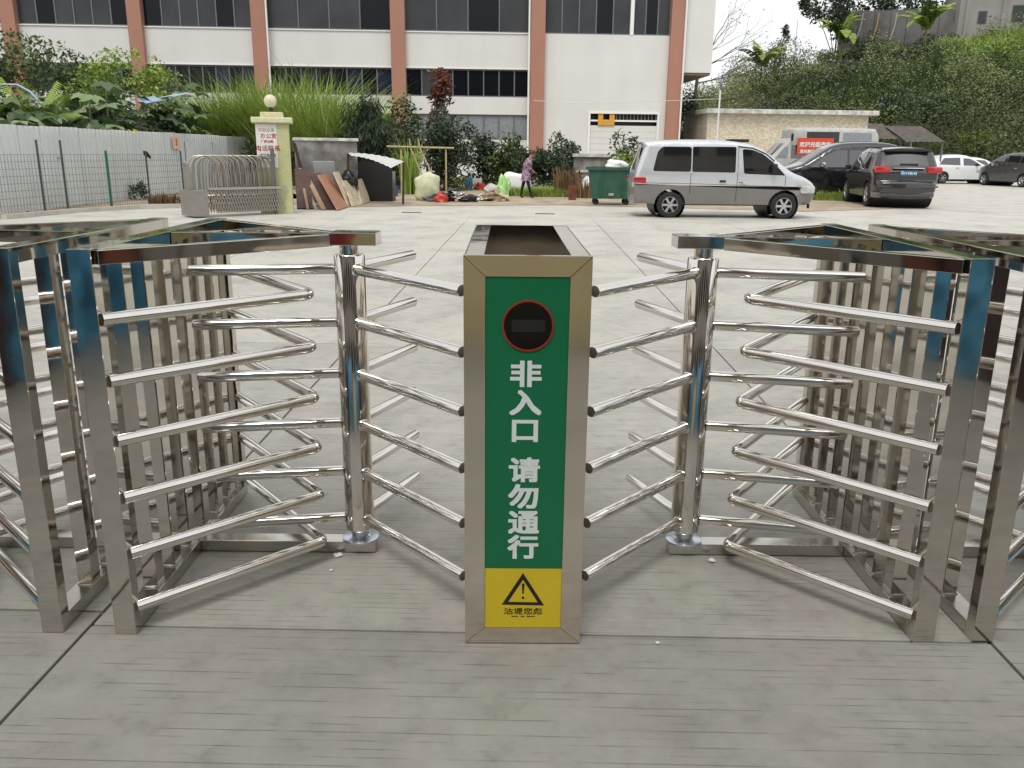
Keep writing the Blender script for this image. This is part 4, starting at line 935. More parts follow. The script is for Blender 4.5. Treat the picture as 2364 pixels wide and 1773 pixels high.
# --- dark SUV from behind
def suv_spec(paint, H=1.72):
    return dict(W=1.82, zb=1.02, tumble=.26, sill=.30, wheels=(.88, 3.58, .36), archgap=.05, round=.13, nose=.35, tail=.12, crown=.05, paint=paint, n=5,
      top=[(.10, .30, 1), (.0, .48, 0), (.0, .72, 1), (.10, .80, 0), (.07, 1.02, 0), (.16, 1.12, 0), (.50, 1.60, 1), (.44, 1.655, 1), (.9, 1.70, 0), (1.8, H, 0), (2.5, 1.66, 0), (3.0, 1.42, 0), (3.42, 1.13, 0), (4.1, 1.03, 0), (4.45, .82, 0), (4.5, .55, 0), (4.4, .30, 1)],
      side=[('side_window', [(.95, 1.10), (1.86, 1.06), (1.86, 1.56), (1.25, 1.55), (1.05, 1.42)], .06, M['carglass']), ('front_window', [(1.93, 1.06), (3.15, 1.03), (2.85, 1.28), (2.45, 1.52), (1.93, 1.56)], .05, M['carglass']),
            ('cladding', [(-.2, .1), (5, .1), (5, .42), (-.2, .46)], .01, M['clad'])],
      strips=[('rear_window', (0, .47, 1.19, 1.58), M['carglass']), ('windshield', (2.6, 3.4, 1.15, 1.62), M['carglass'])],
      boxes=[('tail_light', (.0, -.92, 1.0), (.38, -.50, 1.19), M['taillight'], .07), ('tail_light', (.0, .50, 1.0), (.38, .92, 1.19), M['taillight'], .07),
             ('number_plate', (-.005, -.23, .92), (.05, .23, 1.08), M['plateblue'], .006), ('trim_bar', (.03, -.42, 1.125), (.12, .42, 1.155), M['chrome'], .008),
             ('bumper_strip', (-.035, -.80, .60), (.10, .80, .65), M['mgrey'], .02), ('lower_bumper', (-.02, -.74, .34), (.2, .74, .50), M['mgrey'], .04),
             ('reflector', (.02, -.86, .60), (.10, -.62, .66), M['taillight'], .02), ('spoiler', (.36, -.62, 1.60), (.62, .62, 1.665), M['trim'], .02),
             ('wiper', (.16, -.28, 1.22), (.24, .22, 1.27), M['trim'], .015), ('roof_rail', (.8, -.66, 1.70), (2.6, -.62, 1.745), M['trim'], .015), ('roof_rail', (.8, .62, 1.70), (2.6, .66, 1.745), M['trim'], .015),
             ('mirror', (2.95, -1.10, 1.05), (3.1, -.92, 1.2), M['trim'], .04), ('mirror', (2.95, .92, 1.05), (3.1, 1.10, 1.2), M['trim'], .04), ('axle', (.7, -.6, .2), (.95, .6, .34), M['trim'], .02)])
def place_rear(px_l, px_r, py, Wd, rz):
    a, b = gp(px_l, py), gp(px_r, py); return a, b
sl_, sr_ = gp(2002, 472), gp(2150, 476)
rz = R(57)
ctr = (gp(1990, 470) + gp(2150, 477)) / 2
SK = 1.0
ctr = at(2088, 478, 27.0); ctr.z = 0
suv, sw = vehicle('parked_suv', 'dark grey SUV seen from behind with red tail lights and blue number plate', 'SUV', (ctr.x, ctr.y, 0), R(81.5), suv_spec(M['greypaint']), scale=1.08)
lettering('plate_number', '粤H·E8L42', .10, M['white'], suv, (-.0065, 0, 1.0), (R(90), 0, R(-90)), bold=.001, ext=.0005)
# --- black people carrier behind, facing left
def mpv_spec(paint, H=1.74, boxes=(), L=4.7):
    return dict(W=1.80, zb=1.02, tumble=.26, sill=.26, wheels=(.95, 3.75, .33), archgap=.05, round=.12, nose=.38, tail=.14, crown=.04, paint=paint, n=5,
      top=[(.08, .26, 1), (.0, .55, 0), (.04, 1.0, 0), (.16, 1.25, 0), (.42, 1.62, 0), (.9, H - .03, 0), (1.9, H, 0), (2.7, H - .10, 0), (3.3, 1.38, 0), (3.72, 1.12, 0), (4.3, .95, 0), (4.62, .75, 0), (4.66, .5, 0), (4.55, .26, 1)],
      side=[('side_window', [(.62, 1.10), (1.30, 1.07), (1.30, 1.55), (.85, 1.52)], .06, M['carglass']), ('side_window', [(1.36, 1.07), (2.20, 1.05), (2.20, 1.60), (1.36, 1.57)], .05, M['carglass']), ('front_window', [(2.27, 1.05), (3.48, 1.04), (3.05, 1.36), (2.62, 1.58), (2.27, 1.60)], .05, M['carglass'])],
      strips=[('rear_window', (0, .45, 1.12, 1.6), M['carglass']), ('windshield', (2.85, 3.68, 1.16, 1.62), M['carglass'])],
      boxes=[('tail_light', (.03, -.86, .86), (.40, -.60, 1.06), M['taillight'], .05), ('tail_light', (.03, .60, .86), (.40, .86, 1.06), M['taillight'], .05), ('headlight', (4.2, -.80, .66), (4.55, -.52, .84), M['lamp'], .05), ('headlight', (4.2, .52, .66), (4.55, .80, .84), M['lamp'], .05),
             ('mirror', (3.0, -1.05, 1.05), (3.14, -.88, 1.2), M['trim'], .04), ('mirror', (3.0, .88, 1.05), (3.14, 1.05, 1.2), M['chrome'], .04), ('door_handle', (1.4, -.915, .92), (1.6, -.89, .96), M['chrome'], .01), ('door_handle', (1.4, .89, .92), (1.6, .915, .96), M['chrome'], .01)] + list(boxes))
p = at(2035, 433, 33.0)
mpv, mw = vehicle('parked_people_carrier', 'black people carrier facing left, half hidden behind the SUV', 'car', (p.x + .9, 33.0, 0), R(180 - 4), mpv_spec(M['blackpaint'], 1.84), scale=1.12)
def sedan_spec(paint, hatch=False):
    return dict(W=1.74, zb=.92, tumble=.34, sill=.24, wheels=(.85, 3.45, .31), archgap=.04, round=.13, nose=.38, tail=.2, crown=.05, paint=paint, n=5,
      top=[(.08, .24, 1), (.0, .5, 0), (.03, .85, 0), (.25, .98, 0), (.7, 1.08, 0), (1.2, 1.34, 0), (1.8, 1.46, 0), (2.35, 1.42, 0), (2.9, 1.12, 0), (3.2, .97, 0), (3.95, .82, 0), (4.2, .62, 0), (4.2, .4, 0), (4.1, .24, 1)] if not hatch else
          [(.08, .24, 1), (.0, .5, 0), (.03, .85, 0), (.12, 1.05, 0), (.45, 1.36, 0), (1.0, 1.47, 0), (1.8, 1.50, 0), (2.35, 1.42, 0), (2.95, 1.10, 0), (3.25, .97, 0), (3.9, .80, 0), (4.1, .62, 0), (4.1, .4, 0), (4.0, .24, 1)],
      side=[('side_window', [(1.0, .99), (1.85, .96), (1.85, 1.34), (1.3, 1.30)] if not hatch else [(.55, 1.0), (1.75, .97), (1.75, 1.37), (.85, 1.34)], .05, M['carglass']), ('front_window', [(1.92, .96), (2.95, .95), (2.6, 1.18), (2.3, 1.32), (1.92, 1.34)], .05, M['carglass'])],
      strips=[('rear_window', (.3, 1.25, 1.0, 1.36) if not hatch else (0, .45, 1.0, 1.33), M['carglass']), ('windshield', (2.4, 3.1, 1.02, 1.4), M['carglass'])],
      boxes=[('tail_light', (.03, -.82, .70), (.3, -.55, .86), M['taillight'], .05), ('tail_light', (.03, .55, .70), (.3, .82, .86), M['taillight'], .05), ('headlight', (3.8, -.76, .55), (4.08, -.45, .72), M['lamp'], .05), ('headlight', (3.8, .45, .55), (4.08, .76, .72), M['lamp'], .05),
             ('mirror', (2.6, -.98, .95), (2.72, -.82, 1.07), M['trim'], .03), ('mirror', (2.6, .82, .95), (2.72, .98, 1.07), M['trim'], .03), ('door_handle', (1.5, -.885, .82), (1.66, -.86, .86), M['chrome'], .01), ('door_handle', (1.5, .86, .82), (1.66, .885, .86), M['chrome'], .01)])
p = at(1842, 400, 39)
vehicle('parked_sedan', 'dark navy sedan mostly hidden behind the silver van bonnet', 'car', (p.x + 2.2, 38.5, 0), R(180 + 14), sedan_spec(M['navy']))
p = at(2085, 405, 46); vehicle('parked_hatchback', 'white hatchback in the back row, right behind the dark SUV', 'car', (at(2132, 400, 53).x, 53.5, 0), R(4), sedan_spec(M['whitepaint'], True), 'white cars in the back row of the yard', scale=1.12)
vehicle('parked_hatchback', 'white hatchback in the back row, between the other white car and the grey people carrier', 'car', (at(2325, 400, 58).x, 59, 0), R(176), sedan_spec(M['whitepaint'], False), 'white cars in the back row of the yard', scale=1.05)
vehicle('parked_people_carrier', 'graphite people carrier cut by the right picture edge', 'car', (29.0, 47.0, 0), R(101), mpv_spec(M['mgrey'], 1.74), scale=1.05)
vehicle('parked_sedan', 'black car roof showing between silver van and tiled shed', 'car', (at(1745, 380, 42).x, 42, 0), R(180), sedan_spec(M['blackpaint']))
vehicle('parked_sedan', 'dark car low behind the white hatchbacks under the slope', 'car', (at(2120, 380, 58).x, 59, 0), R(10), sedan_spec(M['mgrey']))
# --- old cream van with a red banner in front of the tiled shed
mbspec = dict(W=1.8, zb=1.15, tumble=.06, sill=.35, wheels=(.9, 3.9, .34), archgap=.05, round=.09, nose=.18, tail=.06, crown=.03, paint=M['cream'], n=4,
    top=[(.02, .35, 1), (.0, .6, 0), (.0, 2.0, 0), (.15, 2.42, 0), (.5, 2.52, 0), (3.2, 2.52, 0), (3.6, 2.46, 1), (3.62, 2.10, 1), (3.78, 2.02, 0), (4.35, 1.42, 0), (4.9, 1.12, 0), (5.05, .8, 0), (5.0, .35, 1)],
    side=[('side_window', [(.35, 1.75), (1.55, 1.75), (1.55, 2.35), (.35, 2.35)], .06, M['pane_pale']), ('side_window', [(1.70, 1.62), (3.05, 1.62), (3.05, 2.38), (1.70, 2.38)], .03, M['pane_grey']), ('front_window', [(3.2, 1.30), (3.65, 1.30), (3.65, 1.85), (3.2, 1.85)], .04, M['carglass']), ('front_window', [(3.78, 1.30), (4.28, 1.30), (3.95, 1.75), (3.78, 1.80)], .04, M['pane_pale'])],
    strips=[('windshield', (3.9, 4.5, 1.38, 1.95), M['carglass'])],
    boxes=[('mirror', (3.66, .95, 2.0), (3.74, 1.1, 2.3), M['trim'], .03), ('headlight', (4.75, -.8, .8), (5.0, -.5, 1.0), M['lamp'], .04), ('headlight', (4.75, .5, .8), (5.0, .8, 1.0), M['lamp'], .04), ('bumper', (4.9, -.8, .4), (5.12, .8, .58), M['trim'], .03)])
p = at(1962, 380, 42.5)
mb_, mbw = vehicle('old_van', 'old cream box van with a red banner hung on its side', 'van', (at(1812, 350, 41).x + 4.0, 41, 0), R(180), mbspec, scale=1.10)
M['redban'] = plain('red_banner', (0.62, 0.075, 0.03), 0.7, var=0.08)
bn = thing('banner', 'red banner with white lettering hung along the old cream van', 'banner', (at(1881, 338, 40).x, 39.96, 2.02))
MB().box((-.82, -.012, -.40), (.82, 0, .32)).build('cloth', M['redban'], bn)
lettering('banner_text', '欢迎光临汽车', .24, M['white'], bn, (0, -.0135, .02), bold=.006); lettering('banner_text', '洗车美容保养服务', .17, M['white'], bn, (0, -.0135, -.28), bold=.005)

# ------------------------------------------------------------------ tiled shed, canopy, lamp post
M['shedtile'] = None
def tilemat(name, c1, c2, mortar, sc_, mort=.02, w_=.5, h_=.25):
    m, t, b = newmat(name); br = t.nodes.new('ShaderNodeTexBrick'); co = t.nodes.new('ShaderNodeTexCoord')
    br.inputs['Color1'].default_value = (*c1, 1); br.inputs['Color2'].default_value = (*c2, 1); br.inputs['Mortar'].default_value = (*mortar, 1)
    br.inputs['Scale'].default_value = sc_; br.inputs['Mortar Size'].default_value = mort; br.inputs['Brick Width'].default_value = w_; br.inputs['Row Height'].default_value = h_
    mp = t.nodes.new('ShaderNodeMapping'); mp.inputs['Rotation'].default_value = (R(90), 0, 0); t.links.new(co.outputs['Object'], mp.inputs['Vector']); t.links.new(mp.outputs['Vector'], br.inputs['Vector'])
    n = noise(t, 1.0, 5); r = ramp(t, n.outputs['Fac'], [(.3, (.85, .85, .85)), (.7, (1.08, 1.08, 1.08))]); mx_ = t.nodes.new('ShaderNodeMix'); mx_.data_type = 'RGBA'; mx_.blend_type = 'MULTIPLY'; mx_.inputs['Factor'].default_value = 1
    t.links.new(br.outputs['Color'], mx_.inputs['A']); t.links.new(r.outputs['Color'], mx_.inputs['B']); t.links.new(mx_.outputs['Result'], b.inputs['Base Color'])
    b.inputs['Roughness'].default_value = .45; bump(t, b, br.outputs['Fac'], -.3, .01); return m
M['shedtile'] = tilemat('mosaic_tile', (0.66, 0.60, 0.45), (0.40, 0.33, 0.22), (0.60, 0.55, 0.44), 3.4, .035)
M['roofconc'] = plain('rough_roof_edge', (0.50, 0.49, 0.45), .9, var=.35, scale=4)
shY = 52.0
pl_, pr_ = at(1632, 300, shY), at(2002, 300, shY + .8)
ang = math.atan2(pr_.y - pl_.y, pr_.x - pl_.x); Ls = (pr_ - pl_).xy.length; zsh = at(1632, 262, shY).z
sh = thing('tiled_shed', 'low flat-roofed shed clad in beige mosaic tiles', 'shed', (pl_.x, pl_.y, 0), ang)
MB().box((0, 0, 0), (Ls, 5, zsh)).build('wall', M['shedtile'], sh)
MB().box((-.15, -.4, zsh + .002), (Ls + .45, 5.3, zsh + .27)).build('roof', M['roofconc'], sh, bevel=.04)
cp = thing('car_canopy', 'lean-to canopy of rusty corrugated sheets right of the tiled shed', 'canopy', (0, 0, 0))
M['rust'] = plain('rusty_sheet', (0.085, 0.072, 0.06), .8, var=.35, scale=2)
for (a, b, Y) in (((2003, 282), (2085, 292), 54), ((2092, 288), (2182, 290), 53)):
    p0, p1 = at(*a, Y), at(*b, Y)
    n = 14; vs = []; fs = []
    for i in range(n + 1):
        x = p0.x + (p1.x - p0.x) * i / n; dz = .05 * (i % 2)
        vs += [(x, Y - .4, p0.z - 1.0 + dz), (x, Y + 3.0, p0.z + dz)]
    fs = [(2 * i, 2 * i + 2, 2 * i + 3, 2 * i + 1) for i in range(n)]
    MB().add(vs, fs).build('roof_sheet', M['rust'], cp)
    for x in (p0.x + .3, p1.x - .15): MB().tube([(x, Y - .3, 0), (x, Y - .3, p0.z - .99)], .05, 8).build('post', M['oldconc'], cp)
p = at(1665, 180, 46); lp = thing('lamp_post', 'slim white lamp post in front of the tiled shed', 'lamp post', (p.x, 46, 0))
MB().tube([(0, 0, 0), (0, 0, p.z - .6)], .045, 8).build('pole', M['pipe'], lp, smooth=60)
MB().tube([(0, 0, p.z - .601), (0, 0, p.z), (.35, -.1, p.z + .35), (1.0, -.3, p.z + .6)], .03, 8).build('arm', M['frame'], lp, smooth=60)

# ------------------------------------------------------------------ hoarding and wire fence on the left
M['hoard'] = plain('pale_sheet_steel', (0.68, 0.71, 0.70), .45, .1, var=.07, scale=.8)
M['hoardold'] = plain('mouldy_sheet', (0.36, 0.37, 0.32), .8, var=.45, scale=1.2)
M['greenpost'] = plain('green_post', (0.01, 0.13, 0.07), .45); M['greypost'] = plain('dull_green_post', (0.05, 0.075, 0.075), .6); M['wire'] = plain('coated_wire', (0.08, 0.10, 0.10), .6)
hd = thing('steel_hoarding', 'pale corrugated steel hoarding along the left side of the yard', 'fence', (0, 0, 0))
hp = [Vector((-12.75, 19.0, 0)), Vector((-12.35, 21.6, 0)), Vector((-12.25, 25.0, 0)), Vector((-12.15, 31, 0)), Vector((-12.2, 42, 0))]
def along(pts, d):
    for i in range(len(pts) - 1):
        l = (pts[i + 1] - pts[i]).length
        if d <= l or i == len(pts) - 2: return pts[i].lerp(pts[i + 1], d / l), (pts[i + 1] - pts[i]).normalized()
        d -= l
tot = sum((hp[i + 1] - hp[i]).length for i in range(len(hp) - 1)); npan = 24; Hh = 2.12
for k in range(npan):
    d0, d1 = tot * k / npan, tot * (k + 1) / npan - .012; p0, dr = along(hp, d0); p1, _ = along(hp, d1); dr = (p1 - p0).normalized(); nr = Vector((dr.y, -dr.x, 0))
    vs = []; n = 4; hh = Hh + random.uniform(-.015, .015); prof = []
    for i in range(n):
        for q, dp in ((0, 0), (.36, 0), (.42, .035), (.52, .035), (.58, 0)): prof.append(((i + q) / n, dp))
    prof.append((1, 0))
    for q, dp in prof:
        c = p0.lerp(p1, q) + nr * dp; vs += [(c.x, c.y, .03), (c.x, c.y, hh)]
    MB().add(vs, [(2 * i, 2 * i + 2, 2 * i + 3, 2 * i + 1) for i in range(len(prof) - 1)]).build('sheet', M['hoardold'] if k >= npan - 5 else M['hoard'], hd)
for k in range(0, npan, 3):
    p0, dr = along(hp, tot * k / npan); MB().box((p0.x - .05, p0.y - .03, 0), (p0.x - .012, p0.y + .03, Hh + .02)).build('post', M['greypost'], hd)
p0, dr = along(hp, 8.6); nt_ = thing('paper_notice', 'small orange and red paper notice pasted on the steel hoarding', 'notice', (0, 0, 0))
c_ = at(408, 330, 29.0)
ax = math.atan2(hp[3].y - hp[2].y, hp[3].x - hp[2].x)
c_ = at(409, 329, 31.2); nt_.location = (-12.07, 31.4, c_.z); nt_.rotation_euler = (0, 0, R(90))
MB().box((-.42, -.012, -.22), (.24, 0, .20)).build('sheet', plain('orange_paper', (.78, .52, .36), .8, var=.1), nt_)
lettering('notice_text', '5', .32, M['redring'], nt_, (-.09, -.0135, 0), bold=.01)
wf = thing('wire_fence', 'welded wire mesh fence with green posts in front of the hoarding', 'fence', (0, 0, 0))
wp = [Vector((-12.35, 18.2, 0)), Vector((-11.75, 21.8, 0)), Vector((-11.15, 23.7, 0)), Vector((-10.5, 27.5, 0))]
Hf = 1.42
for q, (x, y) in enumerate([(-12.2, 19.1), (-11.78, 21.6), (-11.66, 22.5), (-11.1, 23.75), (-10.8, 25.6), (-10.5, 27.5)]):
    MB().tube([(x, y, 0), (x, y, Hf + .35 if q in (1, 2) else Hf + .1)], .035 if q == 3 else .028, 8).build('post', M['greenpost'] if q == 3 else M['greypost'], wf, smooth=60)
wt = sum((wp[i + 1] - wp[i]).length for i in range(len(wp) - 1)); mb = MB()
for k in range(int(wt / .11)):
    p0, dr = along(wp, k * .11); mb.tube([(p0.x, p0.y, .03), (p0.x, p0.y, Hf)], .0045, 3, caps=False)
for z in np.arange(.06, Hf + .01, .17):
    mb.tube([(p_.x, p_.y, float(z)) for p_ in wp], .0045, 3, caps=False)
tag(mb.build('wire_mesh', M['wire'], wf), kind='stuff')
sheet('verge', [(-12.8, 19.0), (-11.8, 19.0), (-11.4, 21.8), (-10.6, 23.6), (-9.7, 25.2), (-7.9, 26.2), (-7.2, 30), (-11.5, 40), (-12.4, 30)], .004, M['dirt'])
kb = MB()
for a, b in (((-11.6, 19.5), (-11.1, 21.8)), ((-11.1, 21.8), (-10.2, 23.4)), ((-10.2, 23.4), (-8.9, 24.5)), ((-8.9, 24.5), (-7.4, 24.9))): kb.beam((*a, .05), (*b, .05), .14, .11)
tag(kb.build('kerb', M['yard'], None), kind='structure')
sheet('waste_ground', [(-7.2, 26.4), (-5.0, 24.9), (-3.0, 26.0), (-1, 26.5), (1.5, 27.2), (3.9, 26.6), (8.5, 25.2), (11.8, 27.0), (13.2, 29.5), (10.5, 32.5), (9.5, 38), (9, 51), (-12, 49), (-12, 34)], .004, M['dirt'])
p = gp(300, 440)
bush('weed_clump', 'small dark weed at the foot of the hoarding', 'weed', (gp(322, 462).x, gp(322, 462).y, 0), [(0, 0, .3, .28, .25, .35)], 'dark', .10, 420, trunk=False)
tag(MB().prism([(-.1, 1.52), (.1, 1.5), (.26, 1.36), (.24, 1.28), (.06, 1.36), (-.08, 1.4)], 0, .01).build('cloth_scrap', M['dark'], None, loc=(gp(362, 452).x, 25.4, -.05), rot=(0, 0, R(80))), 'dark torn cloth caught on the wire fence', 'cloth')
tag(bpy.data.objects['cloth_scrap'])
bpy.data.objects['cloth_scrap'].location = (-10.80, 25.6, 0.0)

# ------------------------------------------------------------------ retractable gate and tiled gate post
M['oldsteel'] = steel('weathered_steel', (0.44, 0.41, 0.36), .24, .0, rvar=.2)
gA, gB = Vector((-7.82, 20.65, 0)), Vector((-6.05, 22.35, 0)); gd = (gB - gA).normalized(); gn = Vector((-gd.y, gd.x, 0)); ga = math.atan2(gd.y, gd.x)
rg = thing('retractable_gate', 'folded stainless steel retractable gate beside the tiled post', 'gate', gA, ga)
Lg = (gB - gA).length; na = 29; arch = None; hwid = .30
for i in range(na):
    if arch is None:
        m_ = MB(); pts = [(0, -hwid, .08), (0, -hwid, .95), (.0, -hwid * .95, 1.12)]
        for k in range(9): a = math.pi * k / 8; pts.append((0, -hwid * .95 * math.cos(a), 1.2 + .24 * math.sin(a)))
        pts += [(0, hwid * .95, 1.12), (0, hwid, .95), (0, hwid, .08)]
        m_.tube(pts, .018, 7); m_.tube([(.0, -hwid, .5), (0, hwid, .5)], .012, 5); arch = m_.mesh('arch', M['oldsteel'], smooth=50)
        m2 = MB(); stp = Lg / na
        for sg in (-1, 1):
            m2.tube([(0, sg * (hwid + .02), .1), (stp * 2, sg * (hwid + .02), .62)], .011, 5); m2.tube([(stp * 2, sg * (hwid + .035), .1), (0, sg * (hwid + .035), .62)], .011, 5)
        lat = m2.mesh('lattice', M['oldsteel'], smooth=50)
    x = .42 + (Lg - .5) * i / (na - 1)
    link('arch', arch, rg, (x, 0, 0), (random.uniform(-.02, .02), random.uniform(-.04, .04), R(-90) - ga + R(14)))
    if i < na - 2: tag(link('lattice', lat, rg, (x, 0, 0)), kind='stuff')
MB().box((.4, -hwid - .06, .64), (Lg, -hwid - .045, .70)).build('rail', M['oldsteel'], rg)
M['boxgrey'] = plain('grey_cabinet', (0.26, 0.24, 0.215), .45, .3, var=.08)
MB().box((-.02, -.36, .03), (.36, .36, .64)).build('motor_cabinet', M['boxgrey'], rg, bevel=.01)
MB().box((.0, -.12, .6405), (.10, .12, 1.18)).build('head_post', M['boxgrey'], rg, bevel=.01)
MB().box((-.01, -.08, 1.185), (.07, .08, 1.30)).build('head_lamp', M['oldsteel'], rg, bevel=.03)
MB().tube([(.05, 0, 1.301), (.05, 0, 1.75)], .008, 5).build('antenna', M['dark'], rg)
M['postile'] = tilemat('yellow_green_tile', (0.52, 0.52, 0.26), (0.46, 0.47, 0.24), (0.36, 0.37, 0.24), 12, .035, .6, .6)
M['captile'] = plain('cream_tile', (0.58, 0.57, 0.36), .5, var=.15, scale=10)
gq = gp(658, 492); gz = at(640, 285, gq.y).z
gpst = thing('gate_post', 'square gate post clad in pale yellow green tiles with a round lamp on top', 'gate post', (gq.x - .21, gq.y + .1, 0), R(13))
GW = .40
MB().box((-GW, -GW, 0), (GW, GW, gz)).build('shaft', M['postile'], gpst)
MB().box((-GW - .1, -GW - .1, gz + .001), (GW + .1, GW + .1, gz + .14)).build('cap', M['captile'], gpst, bevel=.03)
MB().box((-GW + .12, -GW + .12, gz + .141), (GW - .12, GW - .12, gz + .27)).build('cap_step', M['captile'], gpst, bevel=.02)
MB().lathe([(0, 0), (.07, 0), (.06, .05), (.05, .12), (0, .12)], 16, 0, (-.02, 0, gz + .271)).build('lamp_base', M['trim'], gpst, smooth=40)
M['globe'] = plain('cream_globe', (0.62, 0.58, 0.42), .3, var=.08)
MB().lathe([(.16 * math.sin(math.pi * k / 16), -.16 * math.cos(math.pi * k / 16)) for k in range(17)], 28, 0, (-.02, 0, gz + .271 + .27)).build('globe', M['globe'], gpst, smooth=80)
ps = thing('poster', 'white poster with red writing pasted on the tiled gate post', 'poster', gpst.location.copy(), R(13))
M['paper'] = plain('weathered_paper', (0.66, 0.64, 0.62), .8, var=.05)
MB().box((-GW - .004, -GW - .010, gz - 1.08), (.10, -GW - .003, gz - .03)).build('sheet', M['paper'], ps)
for tx, s_, z_, mt, x_ in (('招租启事', .10, .18, 'stain', -.14), ('办公室', .13, .32, 'redring', -.10), ('厂房出租', .075, .45, 'redring', -.14), ('电话联系', .15, .62, 'redring', -.13), ('地址本厂内', .08, .78, 'oldconc', -.14)):
    lettering('poster_text', tx, s_, M[mt], ps, (x_, -GW - .0115, gz - z_), bold=.002)
gpl = thing('iron_post', 'dark iron gate stop post in front of the tiled gate post', 'post', (gq.x - .12, gq.y - .42, 0))
MB().box((-.04, -.04, 0), (.04, .04, 1.62)).build('post', M['oldconc'], gpl, bevel=.005); MB().box((-.62, -.02, 1.36), (-.041, .02, 1.40)).build('bar', M['oldconc'], gpl)

# ------------------------------------------------------------------ scrap yard: boards, wall, awning, bags
M['wood'] = plain('weathered_wood', (0.30, 0.20, 0.11), .8, var=.25, scale=4); M['woodd'] = plain('dark_wood', (0.06, 0.025, 0.018), .6, var=.3); M['woodr'] = plain('reddish_board', (0.36, 0.17, 0.10), .6, var=.12)
M['woodp'] = plain('pale_board', (0.50, 0.42, 0.30), .8, var=.25, scale=5); M['whiteb'] = plain('pale_blue_board', (0.48, 0.52, 0.54), .5, var=.06)
wl = thing('old_wall', 'weathered grey wall with pale coping behind the leaning boards', 'wall', (0, 0, 0))
a_, b_ = at(680, 325, 26.5), at(822, 322, 27.2)
M['mouldwall'] = plain('mouldy_plaster', (0.19, 0.18, 0.17), .9, var=.6, scale=2.2)
MB().beam((a_.x, a_.y, a_.z / 2), (b_.x, b_.y, a_.z / 2), .2, a_.z).build('wall', M['mouldwall'], wl); MB().beam((a_.x - .05, a_.y, a_.z + .05), (b_.x + .05, b_.y, a_.z + .05), .3, .09).build('coping', M['roofconc'], wl, bevel=.02)
def board(label, foot0, foot1, head0, Yf, Yh, mat, th=.03, name='board'):
    """a leaning board: foot edge from foot0 to foot1 (ground pixels), upper-left corner head0 at depth Yh"""
    f0, f1 = gp(*foot0), gp(*foot1); h0 = at(*head0, Yh); e = h0 - f0; h1 = f1 + e; nrm = (f1 - f0).cross(e).normalized() * th
    vs = [f0, f1, h1, h0, f0 + nrm, f1 + nrm, h1 + nrm, h0 + nrm]; mb = MB(); mb.add(vs, [(3, 2, 1, 0), (4, 5, 6, 7), (0, 1, 5, 4), (1, 2, 6, 5), (2, 3, 7, 6), (3, 0, 4, 7)])
    return tag(mb.build(name, M[mat], None), label, 'board')
board('dark brown door panel leaning next to the tiled gate post', (686, 483), (722, 483), (680, 392), 0, 25.2, 'woodd', .04)
board('long narrow lath leaning by the gate post', (708, 484), (714, 484), (690, 390), 0, 25.4, 'wood', .03, 'lath')
board('yellow-brown plank, second leaning strip from the gate post', (742, 485), (753, 485), (697, 396), 0, 25.4, 'wood', .04, 'plank')
board('thin pale lath leaning behind the yellow-brown plank', (728, 484), (732, 484), (700, 410), 0, 25.5, 'woodp', .02, 'lath')
board('tall thin dark timber standing against the old wall', (712, 470), (719, 470), (676, 330), 0, 26.2, 'woodd', .04, 'timber')
board('broad dark board leaning behind the reddish one', (745, 484), (785, 484), (706, 402), 0, 25.6, 'woodd', .03)
board('broad reddish brown board leaning at the front of the stack', (778, 487), (803, 478), (732, 405), 0, 25.0, 'woodr', .035)
board('pale worn board right of the reddish board', (803, 478), (815, 475), (768, 398), 0, 25.6, 'woodp', .03)
board('ragged pale board with broken top edge', (812, 478), (838, 472), (790, 418), 0, 26.0, 'woodp', .03)
board('pale upright slab at the right end of the stack', (832, 473), (850, 466), (820, 416), 0, 27.0, 'woodp', .06)
board('pale blue sheet on top of the leaning boards', (740, 470), (786, 468), (722, 372), 0, 25.9, 'whiteb', .02)
M['blackbag'] = plain('black_plastic_bag', (0.012, 0.012, 0.013), .25, spec=.6)
def blob(name, label, cat, base, r, mat, seedn=0, flat=.0, tie=False, nl=3, amp=.12, parent=None, sq=1.0, sm=70):
    bm = bmesh.new(); bmesh.ops.create_icosphere(bm, subdivisions=nl, radius=1); rs = random.Random(seedn); ph = [rs.uniform(0, 6) for _ in range(9)]
    for v in bm.verts:
        c = v.co.copy()
        if sq != 1: c = Vector([math.copysign(abs(q) ** sq, q) for q in c]) * .9
        k = 1 + amp * (math.sin(5 * c.x + ph[0]) * math.sin(4 * c.y + ph[1]) + .7 * math.sin(7 * c.z + ph[2] + 3 * c.x) + .5 * math.sin(11 * c.y + ph[3] + 5 * c.z))
        v.co = Vector((c.x * r[0] * k, c.y * r[1] * k, max(-flat, c.z) * r[2] * k + r[2] * flat))
        if tie and c.z > .8: v.co.z += r[2] * .25 * (c.z - .8) * 5; v.co.x *= .6
    me = bpy.data.meshes.new(name); bm.to_mesh(me); bm.free(); me.materials.append(M[mat]); smooth_mesh(me, sm); o = link(name, me, parent, base)
    if label: tag(o, label, cat)
    return o
p = gp(812, 455); blob('garbage_bag', 'shiny black plastic bag stuffed behind the boards', 'bag', (at(806, 400, 26.6).x, 26.6, .55), (.26, .24, .28), 'blackbag', 3, .6)
MB_ = MB()
aw = thing('awning', 'bent pale corrugated sheet propped up as an awning over the scrap', 'awning', (0, 0, 0))
q0, q1, q2, q3 = at(803, 353, 27.0), at(932, 373, 26.6), at(902, 388, 25.2), at(812, 360, 26.0)
vs = []; n = 16
for j in range(7):
    v_ = j / 6
    for i in range(n + 1):
        u = i / n; a = q0.lerp(q1, u); b = q3.lerp(q2, u); c = a.lerp(b, v_); c.z += .06 * math.sin(math.pi * u) + .018 * (i % 2); vs.append(c)
